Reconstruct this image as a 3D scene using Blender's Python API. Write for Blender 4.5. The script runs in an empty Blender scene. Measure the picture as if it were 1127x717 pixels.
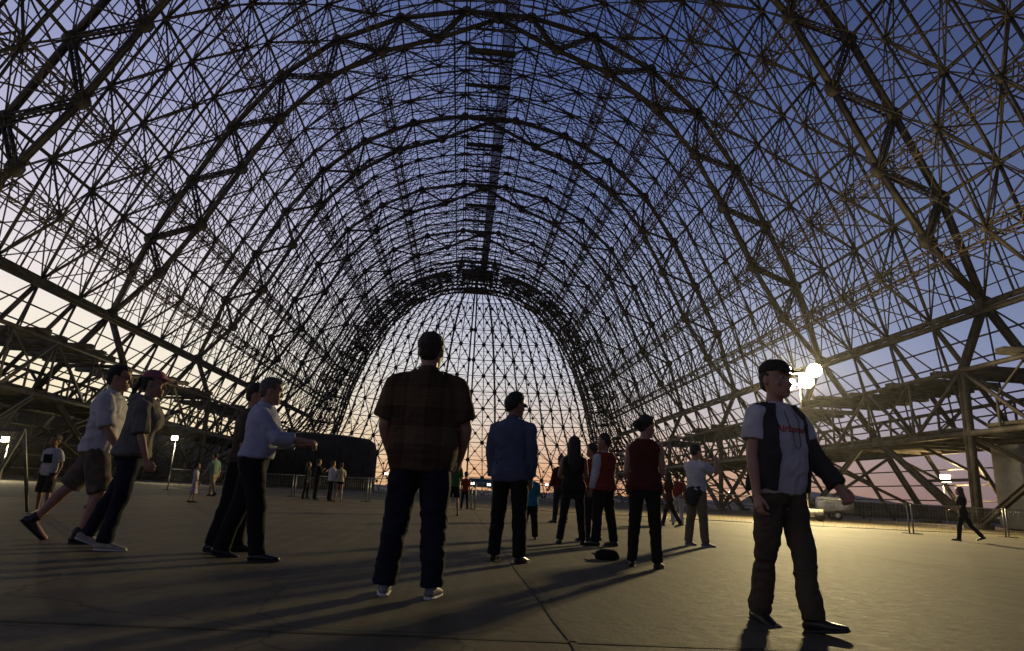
import bpy, math, random
import numpy as np
from mathutils import Vector, Matrix
random.seed(7); rng = np.random.default_rng(7)
D = bpy.data; SC = bpy.context.scene; COL = SC.collection
PI = math.pi
R = math.radians

# ------------------------------------------------------------------ camera
EYE = 0.70
F, PIT, YAW, ROL, CX = 715.305, 0.25361, 0.06597, 0.05152, -0.905
def cam_axes():
    cy, sy, cp, sp = math.cos(YAW), math.sin(YAW), math.cos(PIT), math.sin(PIT)
    fw = Vector((sy*cp, cy*cp, sp)); r = Vector((cy, -sy, 0)); u = r.cross(fw)
    cr, sr = math.cos(ROL), math.sin(ROL)
    return r*cr+u*sr, u*cr-r*sr, fw
r_, u_, f_ = cam_axes()
cd = D.cameras.new('camera'); cam = D.objects.new('camera', cd); COL.objects.link(cam)
cd.sensor_width = 36; cd.lens = F/1127*36; cd.clip_start = 0.05; cd.clip_end = 20000
m = Matrix((r_, u_, -f_)).transposed().to_4x4(); m.translation = Vector((CX, 0, EYE)); cam.matrix_world = m
SC.camera = cam

# ------------------------------------------------------------------ world: dusk sky
W = D.worlds.new('World'); SC.world = W; W.use_nodes = True
nt = W.node_tree; nt.nodes.clear()
N = nt.nodes.new; LK = nt.links.new
def s2l(c): return tuple(((x/255)/12.92 if x/255 <= .04045 else ((x/255+.055)/1.055)**2.4) for x in c)
tc = N('ShaderNodeTexCoord'); sep = N('ShaderNodeSeparateXYZ'); LK(tc.outputs['Generated'], sep.inputs[0])
asn = N('ShaderNodeMath'); asn.operation = 'ARCSINE'; LK(sep.outputs['Z'], asn.inputs[0])
el = N('ShaderNodeMath'); el.operation = 'MULTIPLY'; LK(asn.outputs[0], el.inputs[0]); el.inputs[1].default_value = 2/PI
def ramp(stops):
    n = N('ShaderNodeValToRGB'); LK(el.outputs[0], n.inputs[0]); e = n.color_ramp.elements
    while len(e) > 1: e.remove(e[0])
    e[0].position = stops[0][0]/90; e[0].color = (*s2l(stops[0][1]), 1)
    for p, c in stops[1:]:
        k = e.new(p/90); k.color = (*s2l(c), 1)
    return n
glow = ramp([(0, (255, 216, 150)), (4, (255, 238, 196)), (9, (255, 244, 222)), (14, (244, 234, 232)), (20, (212, 206, 224)), (29, (158, 162, 200)), (40, (104, 118, 164)), (48, (74, 86, 130)), (60, (36, 42, 70)), (90, (16, 20, 36))])
far = ramp([(0, (128, 104, 104)), (3, (140, 122, 130)), (7, (144, 142, 168)), (12, (126, 138, 174)), (20, (98, 112, 150)), (30, (70, 84, 126)), (45, (44, 58, 100)), (60, (20, 28, 50)), (90, (12, 16, 30))])
mid = ramp([(0, (238, 168, 118)), (2.5, (240, 190, 150)), (6, (226, 208, 196)), (11, (206, 208, 220)), (17, (172, 180, 210)), (25, (118, 132, 178)), (37, (74, 92, 144)), (48, (52, 66, 110)), (60, (24, 32, 56)), (90, (14, 18, 34))])
az = N('ShaderNodeMath'); az.operation = 'ARCTAN2'; LK(sep.outputs['X'], az.inputs[0]); LK(sep.outputs['Y'], az.inputs[1])
def mr(lo, hi, flip=False):
    n = N('ShaderNodeMapRange'); n.interpolation_type = 'SMOOTHSTEP'; LK(ab.outputs[0], n.inputs[0])
    n.inputs[1].default_value = R(lo); n.inputs[2].default_value = R(hi); return n
# angular distance from the sunset azimuth (to the left of the view)
SUN_AZ = -52
sub = N('ShaderNodeMath'); sub.operation = 'SUBTRACT'; LK(az.outputs[0], sub.inputs[0]); sub.inputs[1].default_value = R(SUN_AZ)
wr = N('ShaderNodeMath'); wr.operation = 'WRAP'; LK(sub.outputs[0], wr.inputs[0]); wr.inputs[1].default_value = PI; wr.inputs[2].default_value = -PI
ab = N('ShaderNodeMath'); ab.operation = 'ABSOLUTE'; LK(wr.outputs[0], ab.inputs[0])
m1 = mr(20, 64); m2 = mr(58, 98)
mx1 = N('ShaderNodeMix'); mx1.data_type = 'RGBA'; LK(m1.outputs[0], mx1.inputs[0]); LK(glow.outputs[0], mx1.inputs[6]); LK(mid.outputs[0], mx1.inputs[7])
mx2 = N('ShaderNodeMix'); mx2.data_type = 'RGBA'; LK(m2.outputs[0], mx2.inputs[0]); LK(mx1.outputs[2], mx2.inputs[6]); LK(far.outputs[0], mx2.inputs[7])
m3 = mr(104, 150); dk = N('ShaderNodeMapRange'); LK(m3.outputs[0], dk.inputs[0]); dk.inputs[3].default_value = 1; dk.inputs[4].default_value = .35
sc3 = N('ShaderNodeVectorMath'); sc3.operation = 'SCALE'; LK(mx2.outputs[2], sc3.inputs[0]); LK(dk.outputs[0], sc3.inputs['Scale'])
bg = N('ShaderNodeBackground'); LK(sc3.outputs[0], bg.inputs[0]); bg.inputs[1].default_value = 0.96
sky = N('ShaderNodeTexSky'); sky.sky_type = 'NISHITA'; sky.sun_disc = False; sky.sun_elevation = R(-2); sky.sun_rotation = R(SUN_AZ)
bg2 = N('ShaderNodeBackground'); LK(sky.outputs[0], bg2.inputs[0]); bg2.inputs[1].default_value = 0.05
ad = N('ShaderNodeAddShader'); LK(bg.outputs[0], ad.inputs[0]); LK(bg2.outputs[0], ad.inputs[1])
wo = N('ShaderNodeOutputWorld'); LK(ad.outputs[0], wo.inputs[0])
SC.view_settings.view_transform = 'Standard'; SC.view_settings.look = 'None'; SC.view_settings.gamma = 1; SC.view_settings.exposure = 0
SC.cycles.use_denoising = True; SC.cycles.max_bounces = 4; SC.cycles.diffuse_bounces = 2

# ------------------------------------------------------------------ materials
def mat(name, col, rough=.7, metal=0, col2=None, scale=6, bump=0, bscale=60, detail=5, spec=.4, emis=None, estr=0, lo=.35, hi=.65):
    m = D.materials.new(name); m.use_nodes = True; t = m.node_tree; b = t.nodes['Principled BSDF']
    b.inputs['Base Color'].default_value = (*col, 1); b.inputs['Roughness'].default_value = rough
    b.inputs['Metallic'].default_value = metal; b.inputs['Specular IOR Level'].default_value = spec
    tc = t.nodes.new('ShaderNodeTexCoord')
    if col2:
        n = t.nodes.new('ShaderNodeTexNoise'); n.inputs['Scale'].default_value = scale; n.inputs['Detail'].default_value = detail
        t.links.new(tc.outputs['Object'], n.inputs['Vector'])
        r = t.nodes.new('ShaderNodeMapRange'); t.links.new(n.outputs['Fac'], r.inputs[0]); r.inputs[1].default_value = lo; r.inputs[2].default_value = hi
        x = t.nodes.new('ShaderNodeMix'); x.data_type = 'RGBA'; x.inputs[6].default_value = (*col, 1); x.inputs[7].default_value = (*col2, 1)
        t.links.new(r.outputs[0], x.inputs[0]); t.links.new(x.outputs[2], b.inputs['Base Color'])
    if bump:
        n = t.nodes.new('ShaderNodeTexNoise'); n.inputs['Scale'].default_value = bscale; n.inputs['Detail'].default_value = 4
        t.links.new(tc.outputs['Object'], n.inputs['Vector'])
        k = t.nodes.new('ShaderNodeBump'); k.inputs['Strength'].default_value = bump; k.inputs['Distance'].default_value = .01
        t.links.new(n.outputs['Fac'], k.inputs['Height']); t.links.new(k.outputs[0], b.inputs['Normal'])
    if emis: b.inputs['Emission Color'].default_value = (*emis, 1); b.inputs['Emission Strength'].default_value = estr
    return m
STEEL = mat('weathered_steel', (.105, .096, .080), .62, .0, (.05, .041, .032), 1.3, spec=.35)
STEELD = mat('dark_steel', (.075, .068, .056), .65, .0, (.04, .034, .028), 2)
GALV = mat('galvanised_steel', (.36, .36, .34), .45, .6, (.24, .24, .22), 8)
LACEM = mat('rusty_lacing', (.21, .165, .115), .7, 0, (.12, .085, .055), 1.5)
DECK = mat('old_deck_concrete', (.13, .115, .09), .85, 0, (.05, .042, .035), 1.2)
WALLM = mat('stained_wall', (.17, .125, .08), .85, 0, (.07, .05, .035), .55, detail=8, lo=.4, hi=.6)
PANELM = mat('pale_panel', (.38, .37, .34), .7, 0, (.28, .27, .24), 1.5)
DARKB = mat('dark_cladding', (.05, .045, .05), .8, 0, (.03, .028, .03), 1)
RUBBER = mat('rubber', (.02, .02, .02), .7)
WHITEP = mat('white_paint', (.78, .77, .7), .45, 0, (.66, .65, .58), 5)
LAMPM = mat('lamp_glass', (1, 1, 1), .3, emis=(1, .86, .5), estr=90)
LAMPO = mat('sodium_lamp_glass', (1, 1, 1), .3, emis=(1, .72, .36), estr=30)
LAMPS = mat('small_lamp_glass', (1, 1, 1), .3, emis=(1, .9, .66), estr=14)

# ------------------------------------------------------------------ mesh helpers
def tagit(o, label=None, cat=None, group=None, kind=None):
    if label: o['label'] = label
    if cat: o['category'] = cat
    if group: o['group'] = group
    if kind: o['kind'] = kind
    return o
def empty(name, loc=(0, 0, 0), rz=0, label=None, cat=None, group=None, parent=None):
    o = D.objects.new(name, None); COL.objects.link(o); o.location = loc; o.rotation_euler = (0, 0, rz); o.empty_display_size = .2
    if parent: o.parent = parent
    return tagit(o, label, cat, group)
def mesh_obj(name, V, Fc, material, parent=None, smooth=False):
    me = D.meshes.new(name); me.from_pydata([tuple(v) for v in V], [], [tuple(f) for f in Fc]); me.update()
    if material: me.materials.append(material)
    if smooth: me.polygons.foreach_set('use_smooth', [True]*len(me.polygons))
    o = D.objects.new(name, me); COL.objects.link(o)
    if parent: o.parent = parent
    return o
class Bars:
    """collects straight bars, plates and boxes, and links them as one mesh"""
    def __init__(s): s.P = []; s.Q = []; s.w = []; s.h = []; s.ref = []; s.V = []; s.F = []
    def bar(s, p, q, w, h=None, ref=(0, 0, 1)):
        s.P.append(p); s.Q.append(q); s.w.append(w); s.h.append(h if h else w); s.ref.append(ref)
    def ibeam(s, p, q, w, d, t=.05, ref=(0, 0, 1)):
        p = Vector(p); q = Vector(q); k = (q-p).normalized(); sd = k.cross(Vector(ref))
        if sd.length < 1e-3: sd = k.cross(Vector((1, 0, 0)))
        sd.normalize(); up = sd.cross(k)
        for sg in (-1, 1):
            o = up*(sg*(d/2-t/2)); s.bar(tuple(p+o), tuple(q+o), w, t, ref)
        s.bar(tuple(p), tuple(q), t, d-2*t, ref)
    def laced(s, p, q, w, d, ang=.05, step=None, lace=.03, ref=(0, 0, 1)):
        """box member: four corner angles laced on all four faces"""
        p = Vector(p); q = Vector(q); L = (q-p).length; k = (q-p)/L; sd = k.cross(Vector(ref))
        if sd.length < 1e-3: sd = k.cross(Vector((1, 0, 0)))
        sd.normalize(); up = sd.cross(k)
        cs = [sd*(a*w/2)+up*(b*d/2) for a, b in ((-1, -1), (1, -1), (1, 1), (-1, 1))]
        for c in cs: s.bar(tuple(p+c), tuple(q+c), ang, ang, ref)
        n = max(2, int(L/(step or max(w, d)))); 
        for i in range(n):
            a = p+k*(L*i/n); b = p+k*(L*(i+1)/n)
            for j in range(4):
                c0, c1 = cs[j], cs[(j+1) % 4]
                if (i+j) % 2: c0, c1 = c1, c0
                s.bar(tuple(a+c0), tuple(b+c1), lace, lace*.6, ref)
    def box(s, x0, x1, y0, y1, z0, z1):
        i = len(s.V); s.V += [(x, y, z) for z in (z0, z1) for x, y in ((x0, y0), (x1, y0), (x1, y1), (x0, y1))]
        s.F += [tuple(i+k for k in f) for f in ((0, 3, 2, 1), (4, 5, 6, 7), (0, 1, 5, 4), (1, 2, 6, 5), (2, 3, 7, 6), (3, 0, 4, 7))]
    def disc(s, c, n, r, t=.06, k=8):
        c = Vector(c); n = Vector(n).normalized(); a = n.orthogonal().normalized(); b = n.cross(a); i = len(s.V)
        for sg in (-.5, .5):
            for j in range(k): s.V.append(tuple(c+n*(t*sg)+a*(r*math.cos(2*PI*j/k))+b*(r*math.sin(2*PI*j/k))))
        s.F.append(tuple(i+j for j in reversed(range(k)))); s.F.append(tuple(i+k+j for j in range(k)))
        for j in range(k): s.F.append((i+j, i+(j+1) % k, i+k+(j+1) % k, i+k+j))
    def cyl(s, p, q, r0, r1=None, k=12):
        r1 = r0 if r1 is None else r1
        p = Vector(p); q = Vector(q); n = (q-p).normalized(); a = n.orthogonal().normalized(); b = n.cross(a); i = len(s.V)
        for c, r in ((p, r0), (q, r1)):
            for j in range(k): s.V.append(tuple(c+a*(r*math.cos(2*PI*j/k))+b*(r*math.sin(2*PI*j/k))))
        s.F.append(tuple(i+j for j in reversed(range(k)))); s.F.append(tuple(i+k+j for j in range(k)))
        for j in range(k): s.F.append((i+j, i+(j+1) % k, i+k+(j+1) % k, i+k+j))
    def build(s, name, material, parent=None, smooth=False):
        V = np.zeros((0, 3)); Fq = []
        if s.P:
            P = np.array(s.P, float); Q = np.array(s.Q, float); d = Q-P; L = np.linalg.norm(d, axis=1, keepdims=True); L[L == 0] = 1; d = d/L
            ref = np.array(s.ref, float); sd = np.cross(d, ref); l = np.linalg.norm(sd, axis=1)
            bad = l < .02; sd[bad] = np.cross(d[bad], np.array([1., .01, 0])); sd /= np.linalg.norm(sd, axis=1, keepdims=True)
            up = np.cross(sd, d); w = np.array(s.w)[:, None]/2; h = np.array(s.h)[:, None]/2
            c = [(-1, -1), (1, -1), (1, 1), (-1, 1)]
            vs = [X+sd*w*a+up*h*b for X in (P, Q) for a, b in c]
            V = np.stack(vs, 1).reshape(-1, 3); n = len(P); base = np.arange(n)[:, None]*8
            q = np.array([(0, 1, 5, 4), (1, 2, 6, 5), (2, 3, 7, 6), (3, 0, 4, 7), (3, 2, 1, 0), (4, 5, 6, 7)])
            Fq = (base[:, :, None]+q[None]).reshape(-1, 4)
        nb = len(V); nv = nb+len(s.V)
        allV = np.concatenate([V, np.array(s.V, float).reshape(-1, 3)]) if s.V else V
        me = D.meshes.new(name)
        fl = [tuple(f) for f in Fq.tolist()] if len(Fq) else []
        fl += [tuple(nb+k for k in f) for f in s.F]
        me.vertices.add(nv); me.vertices.foreach_set('co', allV.ravel())
        tot = np.array([len(f) for f in fl]); st = np.concatenate([[0], np.cumsum(tot)[:-1]])
        me.loops.add(int(tot.sum())); me.loops.foreach_set('vertex_index', np.concatenate([np.array(f) for f in fl]) if len(s.F) else Fq.ravel())
        me.polygons.add(len(fl)); me.polygons.foreach_set('loop_start', st)
        me.update(calc_edges=True); me.validate()
        me.materials.append(material)
        if smooth: me.polygons.foreach_set('use_smooth', [True]*len(fl))
        o = D.objects.new(name, me); COL.objects.link(o)
        if parent: o.parent = parent
        return o

# ------------------------------------------------------------------ ground
def poly_sheet(name, pts, z, material):
    return tagit(mesh_obj(name, [(x, y, z) for x, y in pts], [tuple(range(len(pts)))], material), kind='structure')
def ground_mat(name, c1, c2, c3, rough, bump):
    m = D.materials.new(name); m.use_nodes = True; t = m.node_tree; b = t.nodes['Principled BSDF']; n_ = t.nodes.new; l = t.links.new
    tc = n_('ShaderNodeTexCoord')
    def noise(sc, det, out='Fac', rgh=.55):
        n = n_('ShaderNodeTexNoise'); n.inputs['Scale'].default_value = sc; n.inputs['Detail'].default_value = det; n.inputs['Roughness'].default_value = rgh
        l(tc.outputs['Object'], n.inputs['Vector']); return n
    a = noise(.35, 6); f = noise(9, 6, rgh=.7); g = noise(170, 2); big = noise(1.4, 8, rgh=.65)
    r1 = n_('ShaderNodeMapRange'); l(a.outputs[0], r1.inputs[0]); r1.inputs[1].default_value = .35; r1.inputs[2].default_value = .65
    x1 = n_('ShaderNodeMix'); x1.data_type = 'RGBA'; x1.inputs[6].default_value = (*c1, 1); x1.inputs[7].default_value = (*c2, 1); l(r1.outputs[0], x1.inputs[0])
    r2 = n_('ShaderNodeMapRange'); l(big.outputs[0], r2.inputs[0]); r2.inputs[1].default_value = .56; r2.inputs[2].default_value = .74; r2.inputs[4].default_value = .75
    x2 = n_('ShaderNodeMix'); x2.data_type = 'RGBA'; l(x1.outputs[2], x2.inputs[6]); x2.inputs[7].default_value = (*c3, 1); l(r2.outputs[0], x2.inputs[0])
    r3 = n_('ShaderNodeMapRange'); l(g.outputs[0], r3.inputs[0]); r3.inputs[3].default_value = .72; r3.inputs[4].default_value = 1.28
    r4 = n_('ShaderNodeMapRange'); l(f.outputs[0], r4.inputs[0]); r4.inputs[1].default_value = .3; r4.inputs[2].default_value = .7; r4.inputs[3].default_value = .85; r4.inputs[4].default_value = 1.15
    mu = n_('ShaderNodeMath'); mu.operation = 'MULTIPLY'; l(r3.outputs[0], mu.inputs[0]); l(r4.outputs[0], mu.inputs[1])
    vm = n_('ShaderNodeVectorMath'); vm.operation = 'SCALE'; l(x2.outputs[2], vm.inputs[0]); l(mu.outputs[0], vm.inputs['Scale'])
    # hairline cracks
    nd = noise(1.1, 5); ma = n_('ShaderNodeMix'); ma.data_type = 'RGBA'; ma.blend_type = 'ADD'; ma.inputs[0].default_value = .55; l(tc.outputs['Object'], ma.inputs[6]); l(nd.outputs['Color'], ma.inputs[7])
    vo = n_('ShaderNodeTexVoronoi'); vo.feature = 'DISTANCE_TO_EDGE'; vo.inputs['Scale'].default_value = .42; l(ma.outputs[2], vo.inputs['Vector'])
    vr = n_('ShaderNodeMapRange'); l(vo.outputs['Distance'], vr.inputs[0]); vr.inputs[1].default_value = .0; vr.inputs[2].default_value = .009; vr.inputs[3].default_value = .3; vr.inputs[4].default_value = 1
    # oil spots
    v2 = n_('ShaderNodeTexVoronoi'); v2.inputs['Scale'].default_value = 1.6; l(ma.outputs[2], v2.inputs['Vector'])
    v3 = n_('ShaderNodeMapRange'); l(v2.outputs['Distance'], v3.inputs[0]); v3.inputs[1].default_value = .05; v3.inputs[2].default_value = .16; v3.inputs[3].default_value = .6; v3.inputs[4].default_value = 1
    # long scuffs
    mp = n_('ShaderNodeMapping'); mp.inputs['Rotation'].default_value = (0, 0, .5); mp.inputs['Scale'].default_value = (5, .22, 1); l(tc.outputs['Object'], mp.inputs[0])
    sn = n_('ShaderNodeTexNoise'); sn.inputs['Scale'].default_value = 1.2; sn.inputs['Detail'].default_value = 6; l(mp.outputs[0], sn.inputs['Vector'])
    s3 = n_('ShaderNodeMapRange'); l(sn.outputs[0], s3.inputs[0]); s3.inputs[1].default_value = .42; s3.inputs[2].default_value = .62; s3.inputs[3].default_value = .78; s3.inputs[4].default_value = 1.12
    p1 = n_('ShaderNodeMath'); p1.operation = 'MULTIPLY'; l(vr.outputs[0], p1.inputs[0]); l(v3.outputs[0], p1.inputs[1])
    p2 = n_('ShaderNodeMath'); p2.operation = 'MULTIPLY'; l(p1.outputs[0], p2.inputs[0]); l(s3.outputs[0], p2.inputs[1])
    vm2 = n_('ShaderNodeVectorMath'); vm2.operation = 'SCALE'; l(vm.outputs[0], vm2.inputs[0]); l(p2.outputs[0], vm2.inputs['Scale'])
    l(vm2.outputs[0], b.inputs['Base Color'])
    rr = n_('ShaderNodeMapRange'); l(f.outputs[0], rr.inputs[0]); rr.inputs[3].default_value = rough-.15; rr.inputs[4].default_value = rough+.15; l(rr.outputs[0], b.inputs['Roughness'])
    b.inputs['Specular IOR Level'].default_value = .35
    k = n_('ShaderNodeBump'); k.inputs['Strength'].default_value = bump; k.inputs['Distance'].default_value = .008
    l(f.outputs[0], k.inputs['Height']); l(k.outputs[0], b.inputs['Normal'])
    return m
CONC = ground_mat('worn_concrete', (.118, .092, .046), (.080, .062, .032), (.038, .031, .019), .76, .9)
ASPH = ground_mat('old_asphalt', (.065, .056, .045), (.05, .043, .036), (.035, .03, .026), .85, .6)
DIRT = ground_mat('airfield_ground', (.075, .062, .045), (.055, .046, .034), (.04, .034, .027), .9, .5)
g = mesh_obj('ground', [(-1300, -400, 0), (1500, -400, 0), (1500, 1300, 0), (-1300, 1300, 0)], [(0, 1, 2, 3)], DIRT); tagit(g, kind='structure')
poly_sheet('asphalt', [(-47, -30), (47, -30), (47, 152), (30, 185), (0, 198), (-30, 185), (-47, 152)], .004, ASPH)
slab = [(-12, -25), (32, -25), (32, 52), (22, 50), (8, 37), (-12, 34)]
poly_sheet('floor_slab', slab, .008, CONC)
jb = Bars(); Z = .0125
def joint(p, q, w):
    p = Vector((*p, Z)); q = Vector((*q, Z)); n = max(3, int((q-p).length/.5)); pts = []; d = (q-p).normalized(); s = Vector((-d.y, d.x, 0))
    i = len(jb.V)
    for k in range(n+1):
        c = p.lerp(q, k/n); ww = w*(.6+.8*random.random())/2; o = (random.random()-.5)*w*.5
        jb.V += [tuple(c+s*(o-ww)), tuple(c+s*(o+ww))]
    for k in range(n): jb.F.append((i+2*k, i+2*k+2, i+2*k+3, i+2*k+1))
for x in (-12+.3, -6.4, -.3, 5.8, 11.9, 18.0, 24.1): joint((x, -20), (x, min(33.8, 33) if x < 8 else 37+(x-8)*.85), .034 if x == -.3 else .02)
for y in (-2.6, 3.46, 9.56, 15.66, 21.76, 27.86): joint((-11.9, y), (31.9, y-.02), .024 if y == 3.46 else .016)
JM = mat('joint_sealant', (.018, .016, .014), .8)
tagit(jb.build('slab_joints', JM), kind='structure')
# ridges on the horizon
def hill(name, x0, x1, y, hmax, seed, c):
    r = np.random.default_rng(seed); n = 160; xs = np.linspace(x0, x1, n)
    h = sum(a*np.sin(xs*f*6+p) for a, f, p in ((1, .0007, r.random()*6), (.5, .0021, r.random()*6), (.25, .006, r.random()*6), (.1, .017, r.random()*6)))
    h = (h-h.min())/(h.max()-h.min()); h = hmax*(.45+.55*h)
    V = []; Fc = []
    for i in range(n): V += [(xs[i], y-3*h[i]-20, -.5), (xs[i], y, h[i]), (xs[i], y+3*h[i]+40, -.5)]
    for i in range(n-1):
        a = 3*i; Fc += [(a, a+3, a+4, a+1), (a+1, a+4, a+5, a+2)]
    tagit(mesh_obj(name, V, Fc, c, smooth=True), kind='structure')
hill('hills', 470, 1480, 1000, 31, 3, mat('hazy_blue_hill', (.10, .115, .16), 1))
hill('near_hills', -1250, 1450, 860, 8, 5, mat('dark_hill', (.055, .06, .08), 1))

# thin haze volume, added to stand in for lens bloom round the floodlights
b = Bars(); b.box(-1320, 1520, -420, 1320, -1, 72); hz = b.build('haze', None); tagit(hz, kind='stuff')
HM = D.materials.new('glow_haze'); HM.use_nodes = True; t_ = HM.node_tree; t_.nodes.clear(); v_ = t_.nodes.new('ShaderNodeVolumePrincipled')
v_.inputs['Density'].default_value = .00012; v_.inputs['Color'].default_value = (.95, .95, 1, 1); v_.inputs['Anisotropy'].default_value = .82
o_ = t_.nodes.new('ShaderNodeOutputMaterial'); t_.links.new(v_.outputs[0], o_.inputs['Volume']); hz.data.materials.clear(); hz.data.materials.append(HM)

# ------------------------------------------------------------------ hangar
HANG = empty('hangar_frame', (0, 60, 0), 0, 'huge bare steel skeleton of an airship hangar arching over everyone', 'hangar')
HP = HANG
class HB(Bars):
    def build(s, name, material=None, parent=None, smooth=False):
        o = Bars.build(s, name, material or STEEL, None, smooth); me = o.data
        me.transform(Matrix.Translation((0, -60, 0))) if (parent or HP) is not None else None
        o.parent = parent or HP; return o
on = [(36.2, 15.8), (33.9, 24.0), (30.9, 30.8), (27.8, 37.4), (23.5, 44.2), (18.05, 49.4), (11.3, 53.1), (3.8, 54.9)]
O = [(-x, z) for x, z in on]+[(x, z) for x, z in reversed(on)]          # 16 outer nodes
inn = [(32.4, 20.4), (29.2, 25.9), (26.1, 32.6), (23.0, 38.9), (18.6, 44.4), (13.0, 48.4), (6.9, 50.8)]
I = [(-x, z) for x, z in inn]+[(0, 54.3)]+[(x, z) for x, z in reversed(inn)]   # 15 inner nodes of a main arch
def inset(a, b, d):
    mx, mz = (a[0]+b[0])/2, (a[1]+b[1])/2; tx, tz = b[0]-a[0], b[1]-a[1]; l = math.hypot(tx, tz)
    return (mx+tz/l*d, mz-tx/l*d)
J = [inset(O[i], O[i+1], 2.9) for i in range(15)]                         # inner nodes of a light ring
LEG = {-1: [(-36.2, 15.8), (-41.6, 8.0), (-46.4, .0)], 1: [(36.2, 15.8), (41.6, 8.0), (46.4, .0)]}
def P3(n, y): return (n[0], y, n[1])
Y0 = -23.4; NB = 8; SP = 22.0
mainY = [Y0+SP*k for k in range(NB+1)]                                    # -23.4 .. 152.6
RY = (0, 1, 0)
for k, y in enumerate(mainY):
    arch = empty('arch_truss', (0, y-60, 0), parent=HP)
    near = y < 70
    oc, ic, wb = Bars(), Bars(), Bars()
    def T(n): return (n[0], 0, n[1])
    for i in range(15): 
        oc.ibeam(T(O[i]), T(O[i+1]), .38, .44, .06, RY)
        oc.bar(T(O[i]), T(O[i+1]), .22, .22, RY)
    nodes = [O[0]]+I+[O[-1]]
    for i in range(16): ic.ibeam(T(nodes[i]), T(nodes[i+1]), .36, .42, .06, RY); ic.bar(T(nodes[i]), T(nodes[i+1]), .22, .22, RY)
    for i in range(15):
        for a, b in ((O[i], I[i]), (I[i], O[i+1])):
            if math.dist(a, b) < 1.2: continue
            if (i == 0 and a == O[0]) or (i == 14 and b == O[15]): continue
            if near: wb.laced(T(a), T(b), .36, .34, .12, .42, .07, RY)
            else: wb.bar(T(a), T(b), .26, .28, RY)
    for n in O+I:
        wb.disc(T(n), (0, 1, 0), .62, .44, 8)
    oc.build('outer_chord', STEEL, arch); ic.build('inner_chord', STEEL, arch); wb.build('web', STEEL, arch)
    for s in (-1, 1):
        b = Bars(); sp = (s*36.2, 15.8)
        for i in range(2): b.ibeam(T(LEG[s][i]), T(LEG[s][i+1]), .42, .48, .06, RY)
        b.ibeam(T(sp), T((s*33.9, 10.7)), .44, .50, .06, RY); b.ibeam(T((s*33.9, 10.7)), T((s*33.7, 0)), .44, .50, .06, RY)
        b.bar(T(sp), T((s*33.9, 10.7)), .2, .2, RY); b.bar(T((s*33.9, 10.7)), T((s*33.7, 0)), .2, .2, RY)
        b.bar(T((s*33.9, 10.7)), T((s*39.9, 10.5)), .32, .36, RY); b.bar(T((s*33.8, 6.3)), T((s*42.5, 6.3)), .32, .5, RY)
        b.bar(T((s*33.9, 10.7)), T((s*42.4, 6.4)), .22, .22, RY); b.bar(T((s*33.8, 6.2)), T((s*45.6, 1.2)), .24, .24, RY); b.bar(T((s*33.7, .3)), T((s*42.6, 6.1)), .24, .24, RY)
        b.box(s*33.7-.6, s*33.7+.6, -.6, .6, -.3, .35); b.box(s*46.4-.7, s*46.4+.7, -.7, .7, -.3, .4)
        b.build('bent', STEEL, arch)
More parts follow.
